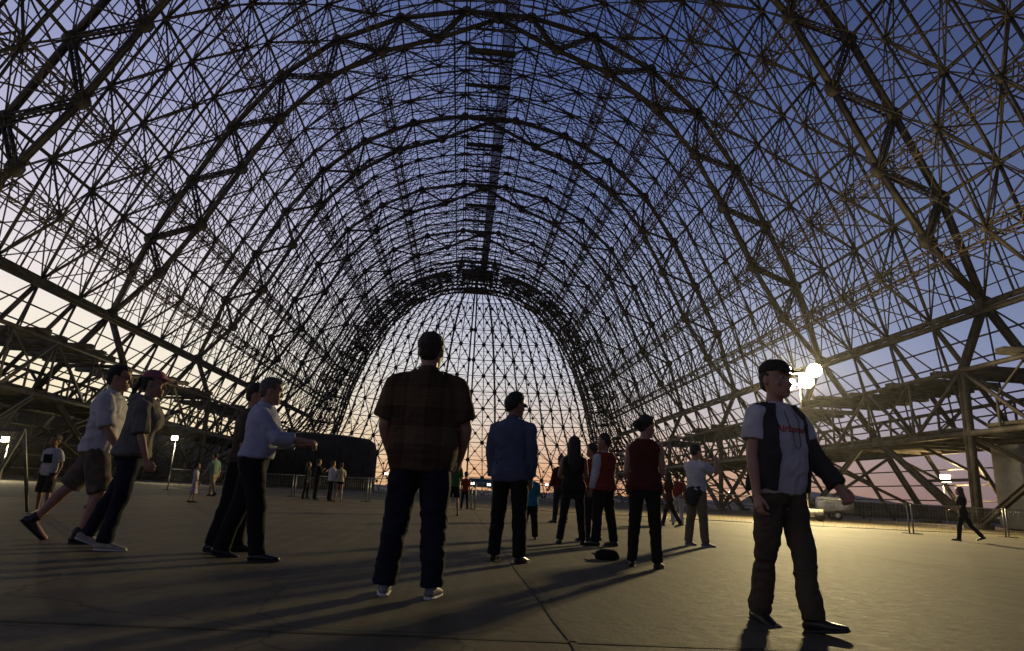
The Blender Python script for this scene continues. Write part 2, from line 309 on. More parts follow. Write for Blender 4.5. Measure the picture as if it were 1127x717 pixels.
# intermediate rings and everything between
for k in range(NB):
    lat = HB(); star = HB()
    for q in range(4):
        ya = mainY[k]+SP*q/4; yb = ya+SP/4
        if q:
            ring = empty('light_rib', (0, ya-60, 0), parent=HP); rb = Bars(); rw = Bars()
            T = lambda n: (n[0], 0, n[1])
            for i in range(15): rb.bar(T(O[i]), T(O[i+1]), .16, .20, RY)
            for i in range(14): rb.bar(T(J[i]), T(J[i+1]), .13, .13, RY)
            rb.bar(T(O[0]), T(J[0]), .17, .17, RY); rb.bar(T(O[15]), T(J[14]), .17, .17, RY)
            for i in range(15): [(rw.bar((a[0], dy, a[1]), (c[0], dy, c[1]), .05, .13, RY)) for dy in (-.09, .09) for a, c in ((O[i], J[i]), (J[i], O[i+1]))]
            for i in range(15): rw.disc(T(J[i]), (0, 1, 0), .27, .26, 6)
            for n in O: rw.disc(T(n), (0, 1, 0), .28, .26, 6)
            for s in (-1, 1):
                for i in range(2): rb.bar(T(LEG[s][i]), T(LEG[s][i+1]), .24, .34, RY)
                rb.bar(T((s*36.2, 15.8)), T((s*38.6, 6.4)), .16, .16, RY)
            rb.build('chord', STEEL, ring); rw.build('web', STEEL, ring)
        IA = I if q == 0 else J; IB = I if q == 3 else J
        for i in range(15):
            # cross bracing in the outer plane
            lat.bar(P3(O[i], ya), P3(O[i+1], yb), .10); lat.bar(P3(O[i+1], ya), P3(O[i], yb), .10)
            # star bracing from inner nodes to the neighbours' outer nodes, and inner longitudinals
            if q: 
                star.bar(P3(J[i], ya), P3(O[i], yb), .095); star.bar(P3(J[i], ya), P3(O[i+1], yb), .095)
            if q < 3:
                star.bar(P3(J[i], yb), P3(O[i], ya), .095); star.bar(P3(J[i], yb), P3(O[i+1], ya), .095)
            if i != 7: star.bar(P3(IA[i], ya), P3(IB[i], yb), .085)
            if q == 0: star.bar(P3(I[i], ya), P3(O[i], yb), .10); star.bar(P3(I[i], ya), P3(O[i+1], yb), .10)
            if q == 3: star.bar(P3(I[i], yb), P3(O[i], ya), .10); star.bar(P3(I[i], yb), P3(O[i+1], ya), .10)
            if i < 14: star.bar(P3(IA[i], ya), P3(IB[i+1], yb), .07); star.bar(P3(IA[i+1], ya), P3(IB[i], yb), .07)
            m_ = ((O[i][0]+O[i+1][0])/2, (O[i][1]+O[i+1][1])/2); lat.bar(P3(m_, ya), P3(m_, yb), .09)
            ym = (ya+yb)/2; lat.bar(P3(O[i], ym), P3(O[i+1], ym), .11)
            for nn, y_ in ((O[i], ya), (O[i+1], yb), (O[i], yb), (O[i+1], ya)): pass
        for s in (-1, 1):
            L = LEG[s]
            lat.bar(P3(L[0], ya), P3(L[1], yb), .12); lat.bar(P3(L[1], ya), P3(L[0], yb), .12)
    lat.build('lateral_bracing'); star.build('star_bracing')
YE = mainY[-1]
# longitudinal purlins at every outer node, laced walk-trusses on some of them
for i in range(16):
    b = HB(); b.bar(P3(O[i], Y0), P3(O[i], YE), .18, .22); b.build('purlin')
for i in (0, 1, 3, 4, 5, 9, 10, 11, 13, 14):
    b = HB(); a = J[i]; n0 = inset(O[i], O[i+1], 1.6); mx, mz = n0
    b.laced((mx, Y0, mz), (mx, YE, mz), 1.15, 1.25, .085, .85, .075, (-(O[i+1][1]-O[i][1]), 0, O[i+1][0]-O[i][0])); b.build('laced_girder', LACEM)
# fine roofing girts and rafters
off = 0.42
def outp(i, t):
    a, b = O[i], O[i+1]; x = a[0]+(b[0]-a[0])*t; z = a[1]+(b[1]-a[1])*t; tx, tz = b[0]-a[0], b[1]-a[1]; l = math.hypot(tx, tz)
    return (x-tz/l*off, z+tx/l*off)
gb = HB()
for i in range(15):
    for t in (.14, .29, .43, .57, .71, .86): gb.bar(P3(outp(i, t), Y0), P3(outp(i, t), YE), .055, .08)
for s in (-1, 1):
    for i in range(2):
        a, b = LEG[s][i], LEG[s][i+1]
        for t in (.05, .22, .39, .56, .73, .9): gb.bar((a[0]+(b[0]-a[0])*t+s*.35, Y0, a[1]+(b[1]-a[1])*t), (a[0]+(b[0]-a[0])*t+s*.35, YE, a[1]+(b[1]-a[1])*t), .09, .12)
gb.build('girts')
rf = HB(); y = Y0+1.375; n_ = 0
while y < YE:
    n_ += 1
    if n_ % 4:
        for i in range(15): rf.bar(P3(outp(i, 0), y), P3(outp(i, 1), y), .06, .07, RY)
    y += 1.375
rf.build('rafters')
# spring-line beams, gallery trusses and decks on both sides
for s in (-1, 1):
    b = HB()
    b.ibeam((s*36.2, Y0, 15.8), (s*36.2, YE, 15.8), .30, .36, .05); b.ibeam((s*35.2, Y0, 14.9), (s*35.2, YE, 14.9), .30, .36, .05)
    n = int((YE-Y0)/2.75)
    for k in range(n): 
        y = Y0+2.75*k; b.bar((s*36.2, y, 15.8), (s*35.2, y+1.4, 14.9), .14)
    b.build('spring_beam')
    for xx in (33.8, 42.4):
        b = HB(); zt = 10.7 if xx < 40 else 9.8
        b.bar((s*xx, Y0, zt), (s*xx, YE, zt), .24, .28); b.bar((s*xx, Y0, 6.3), (s*xx, YE, 6.3), .26, .36)
        n = int((YE-Y0)/5.5)
        for k in range(n):
            y = Y0+5.5*k; up = k % 2
            b.bar((s*xx, y, 6.3 if up else zt), (s*xx, y+5.5, zt if up else 6.3), .19, .21)
            if k % 4: b.bar((s*xx, y, 6.3), (s*xx, y, zt), .14, .14); b.bar((s*xx, y, zt), (s*xx, y+2.75, 8.5), .1)
            b.bar((s*xx, y+2.75, 6.3), (s*xx, y+2.75, 8.5), .13)
        b.build('gallery_truss')
    b = HB(); rr = random.Random(3+s)
    n = int((YE-Y0)/1.375)
    for k in range(n):
        y = Y0+1.375*k+.1
        if rr.random() < (.04 if s < 0 else .10): continue
        b.box(s*38.4-4.4, s*38.4+3.7, y, y+1.3, 6.62, 6.86)
        if k % 2 == 0: b.bar((s*34, y, 6.42), (s*42.3, y, 6.42), .18, .38)
    b.build('gallery_deck', DECK)
    b = HB()
    for k in range(int((YE-Y0)/2.75)):
        if rr.random() < .16: continue
        y = Y0+2.75*k+.6; xi = 34.3-rr.random()*1.6 if rr.random() < .6 else 34.3+rr.random()*3
        b = HB(); b.box(min(s*xi, s*42), max(s*xi, s*42), y, y+.75, 10.95, 11.35)
        if not 5 < y < 125: continue
        b.build('upper_deck_plank', DECK)
        if rr.random() < .25: b = HB(); b.box(min(s*(xi+1), s*42), max(s*(xi+1), s*42), y+1.2, y+1.6, 10.92, 11.2); b.build('upper_deck_plank', DECK)
    for k, y in enumerate(mainY):
        def brace(p, q, w, d=None):
            b = HB(); b.ibeam(p, q, w, d or w, .05); b.build('gallery_brace')
        for dy in (-9.4, 9.4):
            if Y0 <= y+dy <= YE: brace((s*33.7, y+math.copysign(.3, dy), .3), (s*33.8, y+dy, 6.1), .34, .36)
        for q in range(1, 4):
            yy = y+5.5*q
            if yy < YE: brace((s*38.6, yy, 6.3), (s*43.9, yy, 3.9), .2)
            if yy < YE and q == 2: brace((s*35.0, yy, 6.2), (s*41.5, yy, .1), .28)
        if y < YE: brace((s*33.75, y+.3, 3.2), (s*33.75, y+4.6, 3.2), .2)
# ridge catwalk and crane rails
b = HB()
y = Y0
while y < YE: b.bar((.75, y, 53.0), (2.05, y, 53.0), .09, .04, (0, 0, 1)); y += .2
b.build('walkway_grating', STEELD)
b = HB()
for x in (.7, 2.1):
    b.bar((x, Y0, 52.9), (x, YE, 52.9), .16, .3); b.bar((x, Y0, 54.0), (x, YE, 54.0), .06)
for x in (-3.3, -1.6, -.7): b.bar((x, Y0, 52.6), (x, YE, 52.6), .14, .22)
y = Y0
while y < YE:
    b.bar((-.7, y, 52.6), (-1.6, y, 52.6), .10); y += 1.1
for y in np.arange(Y0, YE-1, 5.5):
    b.bar((-3.6, y+.2, 52.85), (2.3, y+.2, 52.85), .3, .18); b.bar((.7, y+.2, 52.9), (.7, y+.2, 54), .06); b.bar((2.1, y+.2, 52.9), (2.1, y+.2, 54), .06); b.bar((0, y+.2, 52.9), (0, y+.2, 54.6), .1)
for y in mainY[:-1]: b.box(-3.4, 2.4, y+3.2, y+4.1, 52.3, 52.55)
b.build('ridge_catwalk', STEELD)
# end portal: pivot platform and collar
b = HB()
b.box(-3.7, 3.7, 147, 152, 50.9, 52.1); b.box(-3.2, 3.2, 151, 152.6, 47.6, 48.5)
for k in range(9):
    xk = -4.8+k*1.2
    for z0_, z1_ in ((50.2, 52.9), (48.6, 50.2)):
        b.bar((xk, 145, z0_), (xk+1.2 if k < 8 else xk, 147.5, z1_), .16); b.bar((xk, 145, z1_), (xk, 145, z0_), .14); b.bar((xk, 149.5, z1_), (xk, 149.5, z0_), .14)
for z in (50.2, 52.9): b.bar((-4.8, 145, z), (4.8, 145, z), .25); b.bar((-4.8, 152, z), (4.8, 152, z), .25)
for s in (-1, 1):
    for y in (145, 148, 152): b.bar((s*4.8, y, 50.2), (s*3.8, y, 54.8), .3); b.bar((s*3.4, y, 50.6), (s*3.4, min(y+2, 153), 47.5), .25)
    b.bar((s*5.2, 60, 54.0), (s*5.2, YE, 54.0), .2, .45)
b.build('pivot_platform', STEELD)
b = HB()
half = [(32.5, 0), (32, 4.5), (29.4, 15), (27.8, 22.5), (24.7, 31), (20.6, 38.6), (14.6, 45), (7.5, 48.3)]
PI_ = [(-x, z) for x, z in half]+[(0, 49.2)]+[(x, z) for x, z in reversed(half)]
outl = [(-46.4, 0), (-41.6, 8)]+O+[(41.6, 8), (46.4, 0)]
def along(poly, t):
    L = [0]
    for a, c in zip(poly[:-1], poly[1:]): L.append(L[-1]+math.dist(a, c))
    d = t*L[-1]
    for k in range(len(poly)-1):
        if d <= L[k+1]+1e-6:
            f = (d-L[k])/(L[k+1]-L[k]); return (poly[k][0]+(poly[k+1][0]-poly[k][0])*f, poly[k][1]+(poly[k+1][1]-poly[k][1])*f)
NN = 44
for layer, y in ((0, YE-3.4), (1, YE), (2, YE+3.2)):
    pts = [along(PI_, k/NN) for k in range(NN+1)]; po = [along(outl, k/NN) for k in range(NN+1)]
    pm = [((a[0]*.5+c[0]*.5), (a[1]*.5+c[1]*.5)) for a, c in zip(pts, po)]
    for k in range(NN):
        w_ = .5 if layer == 1 else .34
        b.bar(P3(pts[k], y), P3(pts[k+1], y), w_, w_, RY); b.bar(P3(pm[k], y), P3(pm[k+1], y), .24, .24, RY); b.bar(P3(po[k], y), P3(po[k+1], y), .3, .3, RY)
        a, c = (pts[k], pm[k+1]) if k % 2 else (pm[k], pts[k+1]); b.bar(P3(a, y), P3(c, y), .17); a, c = (pm[k], po[k+1]) if k % 2 else (po[k], pm[k+1]); b.bar(P3(a, y), P3(c, y), .17)
        b.bar(P3(pts[k], y), P3(po[k], y), .17)
        if layer:
            yp = y-3.3
            b.bar(P3(pts[k], yp), P3(pts[k+1], y), .15); b.bar(P3(pts[k+1], yp), P3(pts[k], y), .15); b.bar(P3(pm[k], yp), P3(pm[k], y), .15); b.bar(P3(pts[k], yp), P3(pts[k], y), .2)
            b.bar(P3(po[k], yp), P3(pts[k], y), .13)
b.build('end_collar', STEELD)

# ------------------------------------------------------------------ the two orange-peel door leaves at the far end
prof = [(46.5, 0), (41.6, 8), (36.2, 15.8), (33.9, 24), (30.9, 30.8), (27.8, 37.4), (23.5, 44.2), (18.05, 49.4), (11.3, 53.1), (3.8, 54.9), (.3, 55.4)]
zz = [p[1] for p in prof]; rrr = [p[0] for p in prof]
def rad(z): return float(np.interp(z, zz, rrr))
YC = 156.0; KD = .62
def door_pt(phi, z, ins=0):
    r = rad(z)-ins; a = R(phi); return (r*math.sin(a), YC+KD*r*math.cos(a), z)
lev = [0, 4.6, 9.2, 13.8, 18.4, 22.8, 27.2, 31.4, 35.5, 39.5, 43.2, 46.6, 49.6, 52.2, 54.0]
for s, word in ((-1, 'left'), (1, 'right')):
    dr = empty('hangar_door', (0, YC, 0), 0, f'{word} leaf of the curved lattice end door at the far end of the hangar', 'hangar door')
    ph = [s*(1.2+i*5.55) for i in range(17)]
    def mk(bb, name, m_=STEELD):
        o = bb.build(name, m_); o.data.transform(Matrix.Translation((0, -YC, 0))); o.parent = dr
    for i, p in enumerate(ph):
        b = Bars(); wdt = .42 if i in (0, 2) else .30 if i % 2 == 0 else .2
        for a, c in zip(lev[:-1], lev[1:]): b.bar(door_pt(p, a), door_pt(p, c), wdt, wdt)
        mk(b, 'door_rib')
    b = Bars(); g2 = Bars(); d2 = Bars(); fine = Bars()
    for j, z in enumerate(lev):
        for p, q in zip(ph[:-1], ph[1:]): b.bar(door_pt(p, z), door_pt(q, z), .14, .18)
        if s == 1: b.bar(door_pt(-1.2, z), door_pt(1.2, z), .14)
    for z in np.arange(1.1, 53.5, 1.15):
        for p, q in zip(ph[:-1], ph[1:]): fine.bar(door_pt(p, z, -.3), door_pt(q, z, -.3), .055, .07)
    for j in range(len(lev)-1):
        for i in range(len(ph)-1):
            a, c = (j, j+1)
            mpt = lambda i_, j_: door_pt(ph[i_], lev[j_])
            if lev[j] > 50: continue
            if (i+j) % 2 == 0: d2.bar(mpt(i, a), mpt(i+1, c), .17)
            else: d2.bar(mpt(i+1, a), mpt(i, c), .17)
            # inner layer: node behind the middle of the panel
            pm = (ph[i]+ph[i+1])/2; zm = (lev[j]+lev[j+1])/2
            ci = door_pt(pm, zm, 1.8)
            if lev[j] < 47:
                for ii, jj in ((i, j), (i+1, j), (i, j+1), (i+1, j+1)): d2.bar(ci, mpt(ii, jj), .12)
                n = Vector(ci)-Vector((0, YC, zm)); g2.disc(ci, n, .42 if (i+j) % 2 else .3, .2, 8)
    for j in range(len(lev)-2):
        for i in range(len(ph)):
            if (i+j) % 2 == 0 and lev[j] < 46: c = door_pt(ph[i], lev[j]); g2.disc(c, Vector(c)-Vector((0, YC, c[2])), .6, .3, 8)
    mk(b, 'door_rings'); mk(d2, 'door_bracing'); mk(g2, 'door_nodes'); mk(fine, 'door_girts')
    b = Bars(); b.box(min(s*.3, s*4), max(s*.3, s*4), YC+KD*46.5-.6, YC+KD*46.5+.3, 0, 1.2)
    mk(b, 'door_truck')

# ------------------------------------------------------------------ buildings round the hangar
def building(name, x0, x1, y0, y1, h, m_, label, cat, roof=.4, windows=0):
    cx, cy = (x0+x1)/2, (y0+y1)/2
    e = empty(name, (cx, cy, 0), 0, label, cat)
    b = Bars(); b.box(x0-cx, x1-cx, y0-cy, y1-cy, 0, h); b.build('wall', m_, e)
    b = Bars(); b.box(x0-cx-.3, x1-cx+.3, y0-cy-.3, y1-cy+.3, h+.002, h+roof); b.build('roof', DARKB, e)
    b = Bars()
    n = int((y1-y0)/3)
    xs = x0-cx-.03 if x0 > 0 else x1-cx+.03
    for k in range(n): 
        yy = y0-cy+1.5+3*k; b.box(xs-.05, xs+.05, yy-.08, yy+.08, 0, h-.02)
    b.build('wall_posts', STEEL, e)
    return e, b, cx, cy
e, _, cx, cy = building('annex', 38.2, 45, 20, 45.5, 6.0, WALLM, 'brown stained annex wall under the right gallery behind the walking woman', 'building')
b = Bars(); b.box(-3.4, 3.2, 12.85, 13.1, .3, 5.9); b.box(-3.62, -3.42, 9.6, 13.1, .1, 5.9); b.build('pale_panel', PANELM, e)
# stacked junk / tarpaulined bundles seen against that wall
random.seed(11)
b = Bars()
for k in range(14): b.disc((-3.45, random.uniform(-10, 8), random.uniform(1, 5)), (1, 0, 0), random.uniform(.3, .7), .12, 14)
b.build('wall_patches', mat('rust_patch', (.24, .16, .08), .8, 0, (.1, .07, .04), 2), e)
building('storage_shed', -64, -50, 5, 60, 8.5, DARKB, 'long dark shed beyond the left side of the hangar', 'building')
building('workshop', -74, -51, 64, 150, 8.6, DARKB, 'dark workshop further back beyond the left gallery', 'building')
# long perimeter wall to the right
e = empty('perimeter_wall', (100, 100, 0), 0, 'long low brown wall beyond the right side of the hangar', 'wall')
b = Bars(); b.box(-42, 300, 8, 8.4, 0, 2.3); b.build('wall', mat('brown_block', (.10, .07, .05), .9, 0, (.07, .05, .035), .6), e)
b = Bars(); 
for k in range(70): b.box(-42+k*4.9, -41.7+k*4.9, 7.7, 8.0, 0, 2.5)
b.build('pilasters', mat('brown_block2', (.08, .056, .04), .9), e)
# big rounded dark shed at the far left end
e = empty('drum_shed', (-27.5, 128, 0), 0, 'big dark round-ended steel tank at the far left end of the hall', 'tank')
b = Bars(); k = 40; i0 = 0; V = []; Fc = []
ringz = [(0, 10.4), (7.6, 10.4), (8.8, 9.9), (9.5, 8.8), (9.9, 5), (10.0, 0.01)]
for z, r in ringz:
    for j in range(k): V.append((r*math.cos(2*PI*j/k), .6*r*math.sin(2*PI*j/k), z))
for a in range(len(ringz)-1):
    for j in range(k): Fc.append((a*k+j, a*k+(j+1) % k, (a+1)*k+(j+1) % k, (a+1)*k+j))
mesh_obj('shell', V, Fc, DARKB, e, True)
for j in range(12):
    b = Bars(); b.bar((10.5*math.cos(2*PI*j/12), 6.35*math.sin(2*PI*j/12), 0), (10.5*math.cos(2*PI*j/12), 6.35*math.sin(2*PI*j/12), 7.6), .18)
    b.build('stiffener', STEELD, e)

# far tree line: loose dark clumps of leaf-sized faces
def tree(loc, h, seed, label, w=1.0):
    r = np.random.default_rng(seed); e = empty('tree', loc, 0, label, 'tree', 'dark trees beyond the far end of the hangar')
    b = Bars(); b.cyl((0, 0, 0), (0, 0, h*.5), .05*h*.5, .02*h); 
    for k in range(5): a = r.random()*6.28; b.cyl((0, 0, h*.3), (math.cos(a)*h*.25*w, math.sin(a)*h*.25*w, h*.65), .015*h, .006*h, 6)
    b.build('trunk', mat_bark, e)
    cl = r.normal(size=(16, 3))*np.array([.2*h*w, .2*h*w, .14*h])+np.array([0, 0, h*.64]); V = []; Fc = []
    for c in cl:
        n = 50; p = c+r.normal(size=(n, 3))*h*.075; u = r.normal(size=(n, 3)); u /= np.linalg.norm(u, axis=1, keepdims=True); v = r.normal(size=(n, 3)); v /= np.linalg.norm(v, axis=1, keepdims=True)
        s_ = h*.028
        for q in range(n): i = len(V); V += [p[q]-u[q]*s_, p[q]+v[q]*s_, p[q]+u[q]*s_]; Fc.append((i, i+1, i+2))
    mesh_obj('crown', V, Fc, mat_leaf, e)
mat_bark = mat('bark', (.05, .04, .03), .9); mat_leaf = mat('leaves', (.04, .05, .03), .9, 0, (.025, .032, .02), 1)
tl = [(-52, 260, 9), (-38, 270, 7), (-27, 262, 8), (-14, 280, 6), (22, 275, 6.5), (40, 268, 8), (62, 272, 7), (84, 262, 9)]
words = ['leftmost dark tree beyond the round tank', 'dark tree just left of the blue tent', 'low dark tree seen through the left door leaf', 'small dark tree behind the middle of the door', 'small dark tree right of the door centre', 'bushy dark tree seen through the right door leaf', 'dark tree beyond the foot of the right arch', 'tallest dark tree beyond the right gallery']
for i, (x, y, h) in enumerate(tl): tree((x, y, 0), h, i, words[i], 1.3)

# ------------------------------------------------------------------ lights
def point(name, loc, power, col, r=.3, parent=None):
    l = D.lights.new(name, 'POINT'); l.energy = power; l.color = col; l.shadow_soft_size = r
    o = D.objects.new(name, l); COL.objects.link(o); o.location = loc
    if parent: o.parent = parent
    return o
TX, TY = 21.6, 42.0
e = empty('light_tower', (TX, TY, 0), R(-28), 'tall mast carrying four blazing floodlights at the right side', 'light tower')
b = Bars(); b.box(-.9, .9, -.6, .6, .25, .75); b.box(-1.5, -.9, -.05, .05, .35, .45); b.build('base', WHITEP, e)
b = Bars()
for sx in (-1, 1): b.cyl((sx*.7, -.72, .3), (sx*.7, -.58, .3), .3, .3, 16)
b.build('wheel', RUBBER, e)
b = Bars(); b.cyl((0, 0, .7), (0, 0, 3.6), .09); b.cyl((0, 0, 3.5), (0, 0, 6.6), .07); b.cyl((0, 0, 6.5), (0, 0, 9.7), .05); b.bar((-.95, 0, 9.6), (.95, 0, 9.6), .08); b.bar((-.95, 0, 8.85), (.95, 0, 8.85), .08); b.build('mast', GALV, e)
for hx, hz in ((-.95, 9.85), (.95, 9.75), (-.75, 8.85), (.42, 9.0)):
    b = Bars(); b.cyl((hx, .35, hz+.05), (hx, -.10, hz), .16, .50, 20); h_ = b.build('floodlight', STEELD, e, True)
    b = Bars(); b.cyl((hx, -.103, hz), (hx, -.15, hz-.01), .48, .40, 20); b.build('lamp_glass', LAMPM, h_)
# the light the four lamps throw, towards the crowd
for hx in (-.62, .62):
    l = D.lights.new('floodlight_beam', 'SPOT'); l.energy = 13500; l.color = (1, .78, .36); l.shadow_soft_size = .25; l.spot_size = R(150); l.spot_blend = 1
    o = D.objects.new('floodlight_beam', l); COL.objects.link(o); o.location = (hx, -.6, 9.35); o.parent = e; o.rotation_euler = (R(-60), 0, 0)
point('floodlight_spill', (0, -.6, 9.3), 6500, (1, .80, .42), .3, e)
# second lamp further out
def lamp_post(loc, h, label, mat_, power, col, size=.3, nm='lamp_post'):
    e = empty(nm, loc, 0, label, 'lamp')
    b = Bars(); b.cyl((0, 0, 0), (0, 0, h), .05, .035); b.bar((0, 0, h-.05), (0, -.3, h), .05); b.build('pole', GALV, e)
    b = Bars(); b.box(-size/2-.02, size/2+.02, -.36, -.18, h-size*.35, h+size*.45); hd = b.build('lamp_head', STEELD, e)
    b = Bars(); b.box(-size/2, size/2, -.40, -.362, h-size*.3, h+size*.4); b.build('lamp_glass', mat_, hd)
    if power: point('lamp_light', (0, -.7, h), power, col, .15, e)
lamp_post((43.2, 58, 0), 4.0, 'orange yard lamp glowing beyond the right gallery', LAMPO, 2200, (1, .68, .3), .95)
lamp_post((-27.5, 41, 0), 2.3, 'small work light glowing behind the leaning mesh frame', LAMPS, 1500, (1, .85, .5), .42)
lamp_post((-31, 72, 0), 4.6, 'round yard light behind the man in tan trousers', LAMPS, 1800, (1, .85, .5), .62)
lamp_post((-41, 88, 0), 8.4, 'upper of two small lights under the left gallery', LAMPS, 0, (1, 1, 1), .4)
lamp_post((-43.5, 86, 0), 7.0, 'lower of two small lights under the left gallery', LAMPS, 0, (1, 1, 1), .4)
lamp_post((-20.5, 180, 0), 4.3, 'distant lamp just left of the man in the plaid shirt', LAMPS, 0, (1, 1, 1), .75)
lamp_post((2.5, 176, 0), 2.9, 'distant lamp beside the blue tent', LAMPS, 0, (1, 1, 1), .75)
lamp_post((6.8, 176, 0), 2.8, 'distant lamp at the right end of the blue tent', LAMPS, 0, (1, 1, 1), .8)
lamp_post((21.5, 172, 0), 3.4, 'distant lamp right of the boy in turquoise', LAMPS, 0, (1, 1, 1), .7)
lamp_post((62, 152, 0), 3.6, 'distant lamp behind the man taking a photo', LAMPS, 0, (1, 1, 1), .7)

# ================================================================== people
def vnoise(p, seed=0):
    p = p+seed*17.13; i = np.floor(p).astype(np.int64); f = p-i; f = f*f*(3-2*f)
    def h(a):
        n = (a[:, 0]*73856093) ^ (a[:, 1]*19349663) ^ (a[:, 2]*83492791) ^ (seed*2654435)
        n = (n ^ (n >> 13))*1274126177 & 0x7fffffff
        return (n % 10007)/10007.
    r = 0
    for dx in (0, 1):
        for dy in (0, 1):
            for dz in (0, 1):
                w = (f[:, 0] if dx else 1-f[:, 0])*(f[:, 1] if dy else 1-f[:, 1])*(f[:, 2] if dz else 1-f[:, 2])
                r = r+w*h(i+np.array([dx, dy, dz]))
    return r*2-1
def V3(*a): return np.array(a, float)
def nrm(v): return v/np.linalg.norm(v)
class Soft:
    """closed lofts and ellipsoids grown together into one skin"""
    def __init__(s): s.V = []; s.F = []; s.n = 0
    def add(s, V, F): s.F += [tuple(i+s.n for i in f) for f in F]; s.V.append(np.asarray(V, float)); s.n += len(V)
    def rings(s, rings):
        k = len(rings[0]); F = []; V = np.concatenate(rings+[rings[0].mean(0)[None], rings[-1].mean(0)[None]])
        m_ = len(rings)
        for a in range(m_-1):
            for j in range(k): F.append((a*k+j, a*k+(j+1) % k, (a+1)*k+(j+1) % k, (a+1)*k+j))
        for j in range(k): F.append((m_*k, (j+1) % k, j)); F.append((m_*k+1, (m_-1)*k+j, (m_-1)*k+(j+1) % k))
        s.add(V, F)
    def tube(s, pts, side=(1, 0, 0), k=16, cap=True):
        """pts: (centre, r_side, r_other). rounded ends"""
        P = [np.array(p[0], float) for p in pts]; R_ = [(p[1], p[2]) for p in pts]; n = len(P)
        T = []
        for i in range(n):
            d = P[min(i+1, n-1)]-P[max(i-1, 0)]; T.append(nrm(d))
        if cap:
            a0, b0 = R_[0]; a1, b1 = R_[-1]
            pre = [(P[0]-T[0]*min(a0, b0)*c, a0*q, b0*q) for c, q in ((.92, .35), (.7, .7), (.38, .92))]
            post = [(P[-1]+T[-1]*min(a1, b1)*c, a1*q, b1*q) for c, q in ((.38, .92), (.7, .7), (.92, .35))]
            P = [p[0] for p in pre]+P+[p[0] for p in post]; R_ = [p[1:] for p in pre]+R_+[p[1:] for p in post]; T = [T[0]]*3+T+[T[-1]]*3
        th = np.arange(k)*2*PI/k; rg = []
        for p, (a, b), t in zip(P, R_, T):
            sd = np.array(side, float); sd = nrm(sd-t*(sd@t)); ot = np.cross(t, sd)
            rg.append(p+np.outer(np.cos(th)*a, sd)+np.outer(np.sin(th)*b, ot))
        s.rings(rg)
    def ell(s, c, r, rot=None, k=14, m_=9):
        rg = []
        for i in range(1, m_):
            a = PI*i/m_; z = -math.cos(a); q = math.sin(a); th = np.arange(k)*2*PI/k
            rg.append(np.stack([np.cos(th)*q*r[0], np.sin(th)*q*r[1], np.full(k, z*r[2])], 1))
        if rot is not None: rg = [g_@rot.T for g_ in rg]
        s.rings([g_+np.array(c, float) for g_ in rg])
    def sect(s, secs, n=2.5, k=28, xf=None):
        """horizontal superellipse sections (z, rx, y_front, y_back, x_off)"""
        th = np.arange(k)*2*PI/k; rg = []
        for q in secs:
            z, rx, yf, yb = q[:4]; xo = q[4] if len(q) > 4 else 0
            c, sn = np.cos(th), np.sin(th); cx_ = np.sign(c)*np.abs(c)**(2/n); sy_ = np.sign(sn)*np.abs(sn)**(2/n)
            cy = (yf+yb)/2; ry = (yf-yb)/2
            rg.append(np.stack([xo+cx_*rx, cy+sy_*ry, np.full(k, z)], 1))
        if xf: rg = [xf(g_) for g_ in rg]
        s.rings(rg)
    def csect(s, secs, t=.014, open_=40, k=36, xf=None, n=2.4):
        """garment open at the front: C-shaped sections with a thickness (z, rx, yf, yb, open_deg)"""
        rg = []
        for q in secs:
            z, rx, yf, yb = q[:4]; op = R(q[4] if len(q) > 4 else open_)
            th = PI/2+op+np.arange(k)/(k-1)*(2*PI-2*op)
            def ringp(e):
                c, sn = np.cos(th), np.sin(th); cx_ = np.sign(c)*np.abs(c)**(2/n); sy_ = np.sign(sn)*np.abs(sn)**(2/n)
                return np.stack([cx_*(rx+e), (yf+yb)/2+sy_*((yf-yb)/2+e), np.full(k, z)], 1)
            rg.append(np.concatenate([ringp(t), ringp(-t*.6)[::-1]]))
        if xf: rg = [xf(g_) for g_ in rg]
        kk = 2*k; F = []; V = np.concatenate(rg); m_ = len(rg)
        for a in range(m_-1):
            for j in range(kk): F.append((a*kk+j, a*kk+(j+1) % kk, (a+1)*kk+(j+1) % kk, (a+1)*kk+j))
        for j in range(k-1):
            F.append((j+1, j, kk-1-j, kk-2-j)); b = (m_-1)*kk; F.append((b+j, b+j+1, b+kk-2-j, b+kk-1-j))
        s.add(V, F)
    def skin(s, name, material, parent, vox, smooth=2, fold=0, fscale=(9, 9, 20), seed=1, extra=None):
        me = D.meshes.new(name); V = np.concatenate(s.V); me.from_pydata(V.tolist(), [], s.F); me.update()
        o = D.objects.new(name, me); COL.objects.link(o)
        md = o.modifiers.new('r', 'REMESH'); md.mode = 'VOXEL'; md.voxel_size = vox; md.use_smooth_shade = True
        if smooth: sm = o.modifiers.new('s', 'SMOOTH'); sm.factor = .5; sm.iterations = smooth
        dg = bpy.context.evaluated_depsgraph_get(); dg.update()
        m2 = D.meshes.new_from_object(o.evaluated_get(dg)); o.modifiers.clear(); o.data = m2; D.meshes.remove(me); m2.name = name
        if fold or extra:
            n = len(m2.vertices); co = np.zeros(n*3); m2.vertices.foreach_get('co', co); co = co.reshape(-1, 3)
            no = np.zeros(n*3); m2.vertices.foreach_get('normal', no); no = no.reshape(-1, 3)
            if fold:
                w = co*np.array(fscale); w[:, 2] += 1.6*vnoise(co*4, seed+5); w[:, 0] += w[:, 2]*.25
                a = 1-2*np.abs(vnoise(w, seed)); b = 1-2*np.abs(vnoise(w*2.1+3, seed+2)); c = vnoise(co*5, seed+3)
                co = co+no*(fold*1.35*(a*.7+b*.3+c*.5))[:, None]
            if extra: co = extra(co, no)
            m2.vertices.foreach_set('co', co.ravel()); m2.update()
        m2.materials.clear(); m2.materials.append(material)
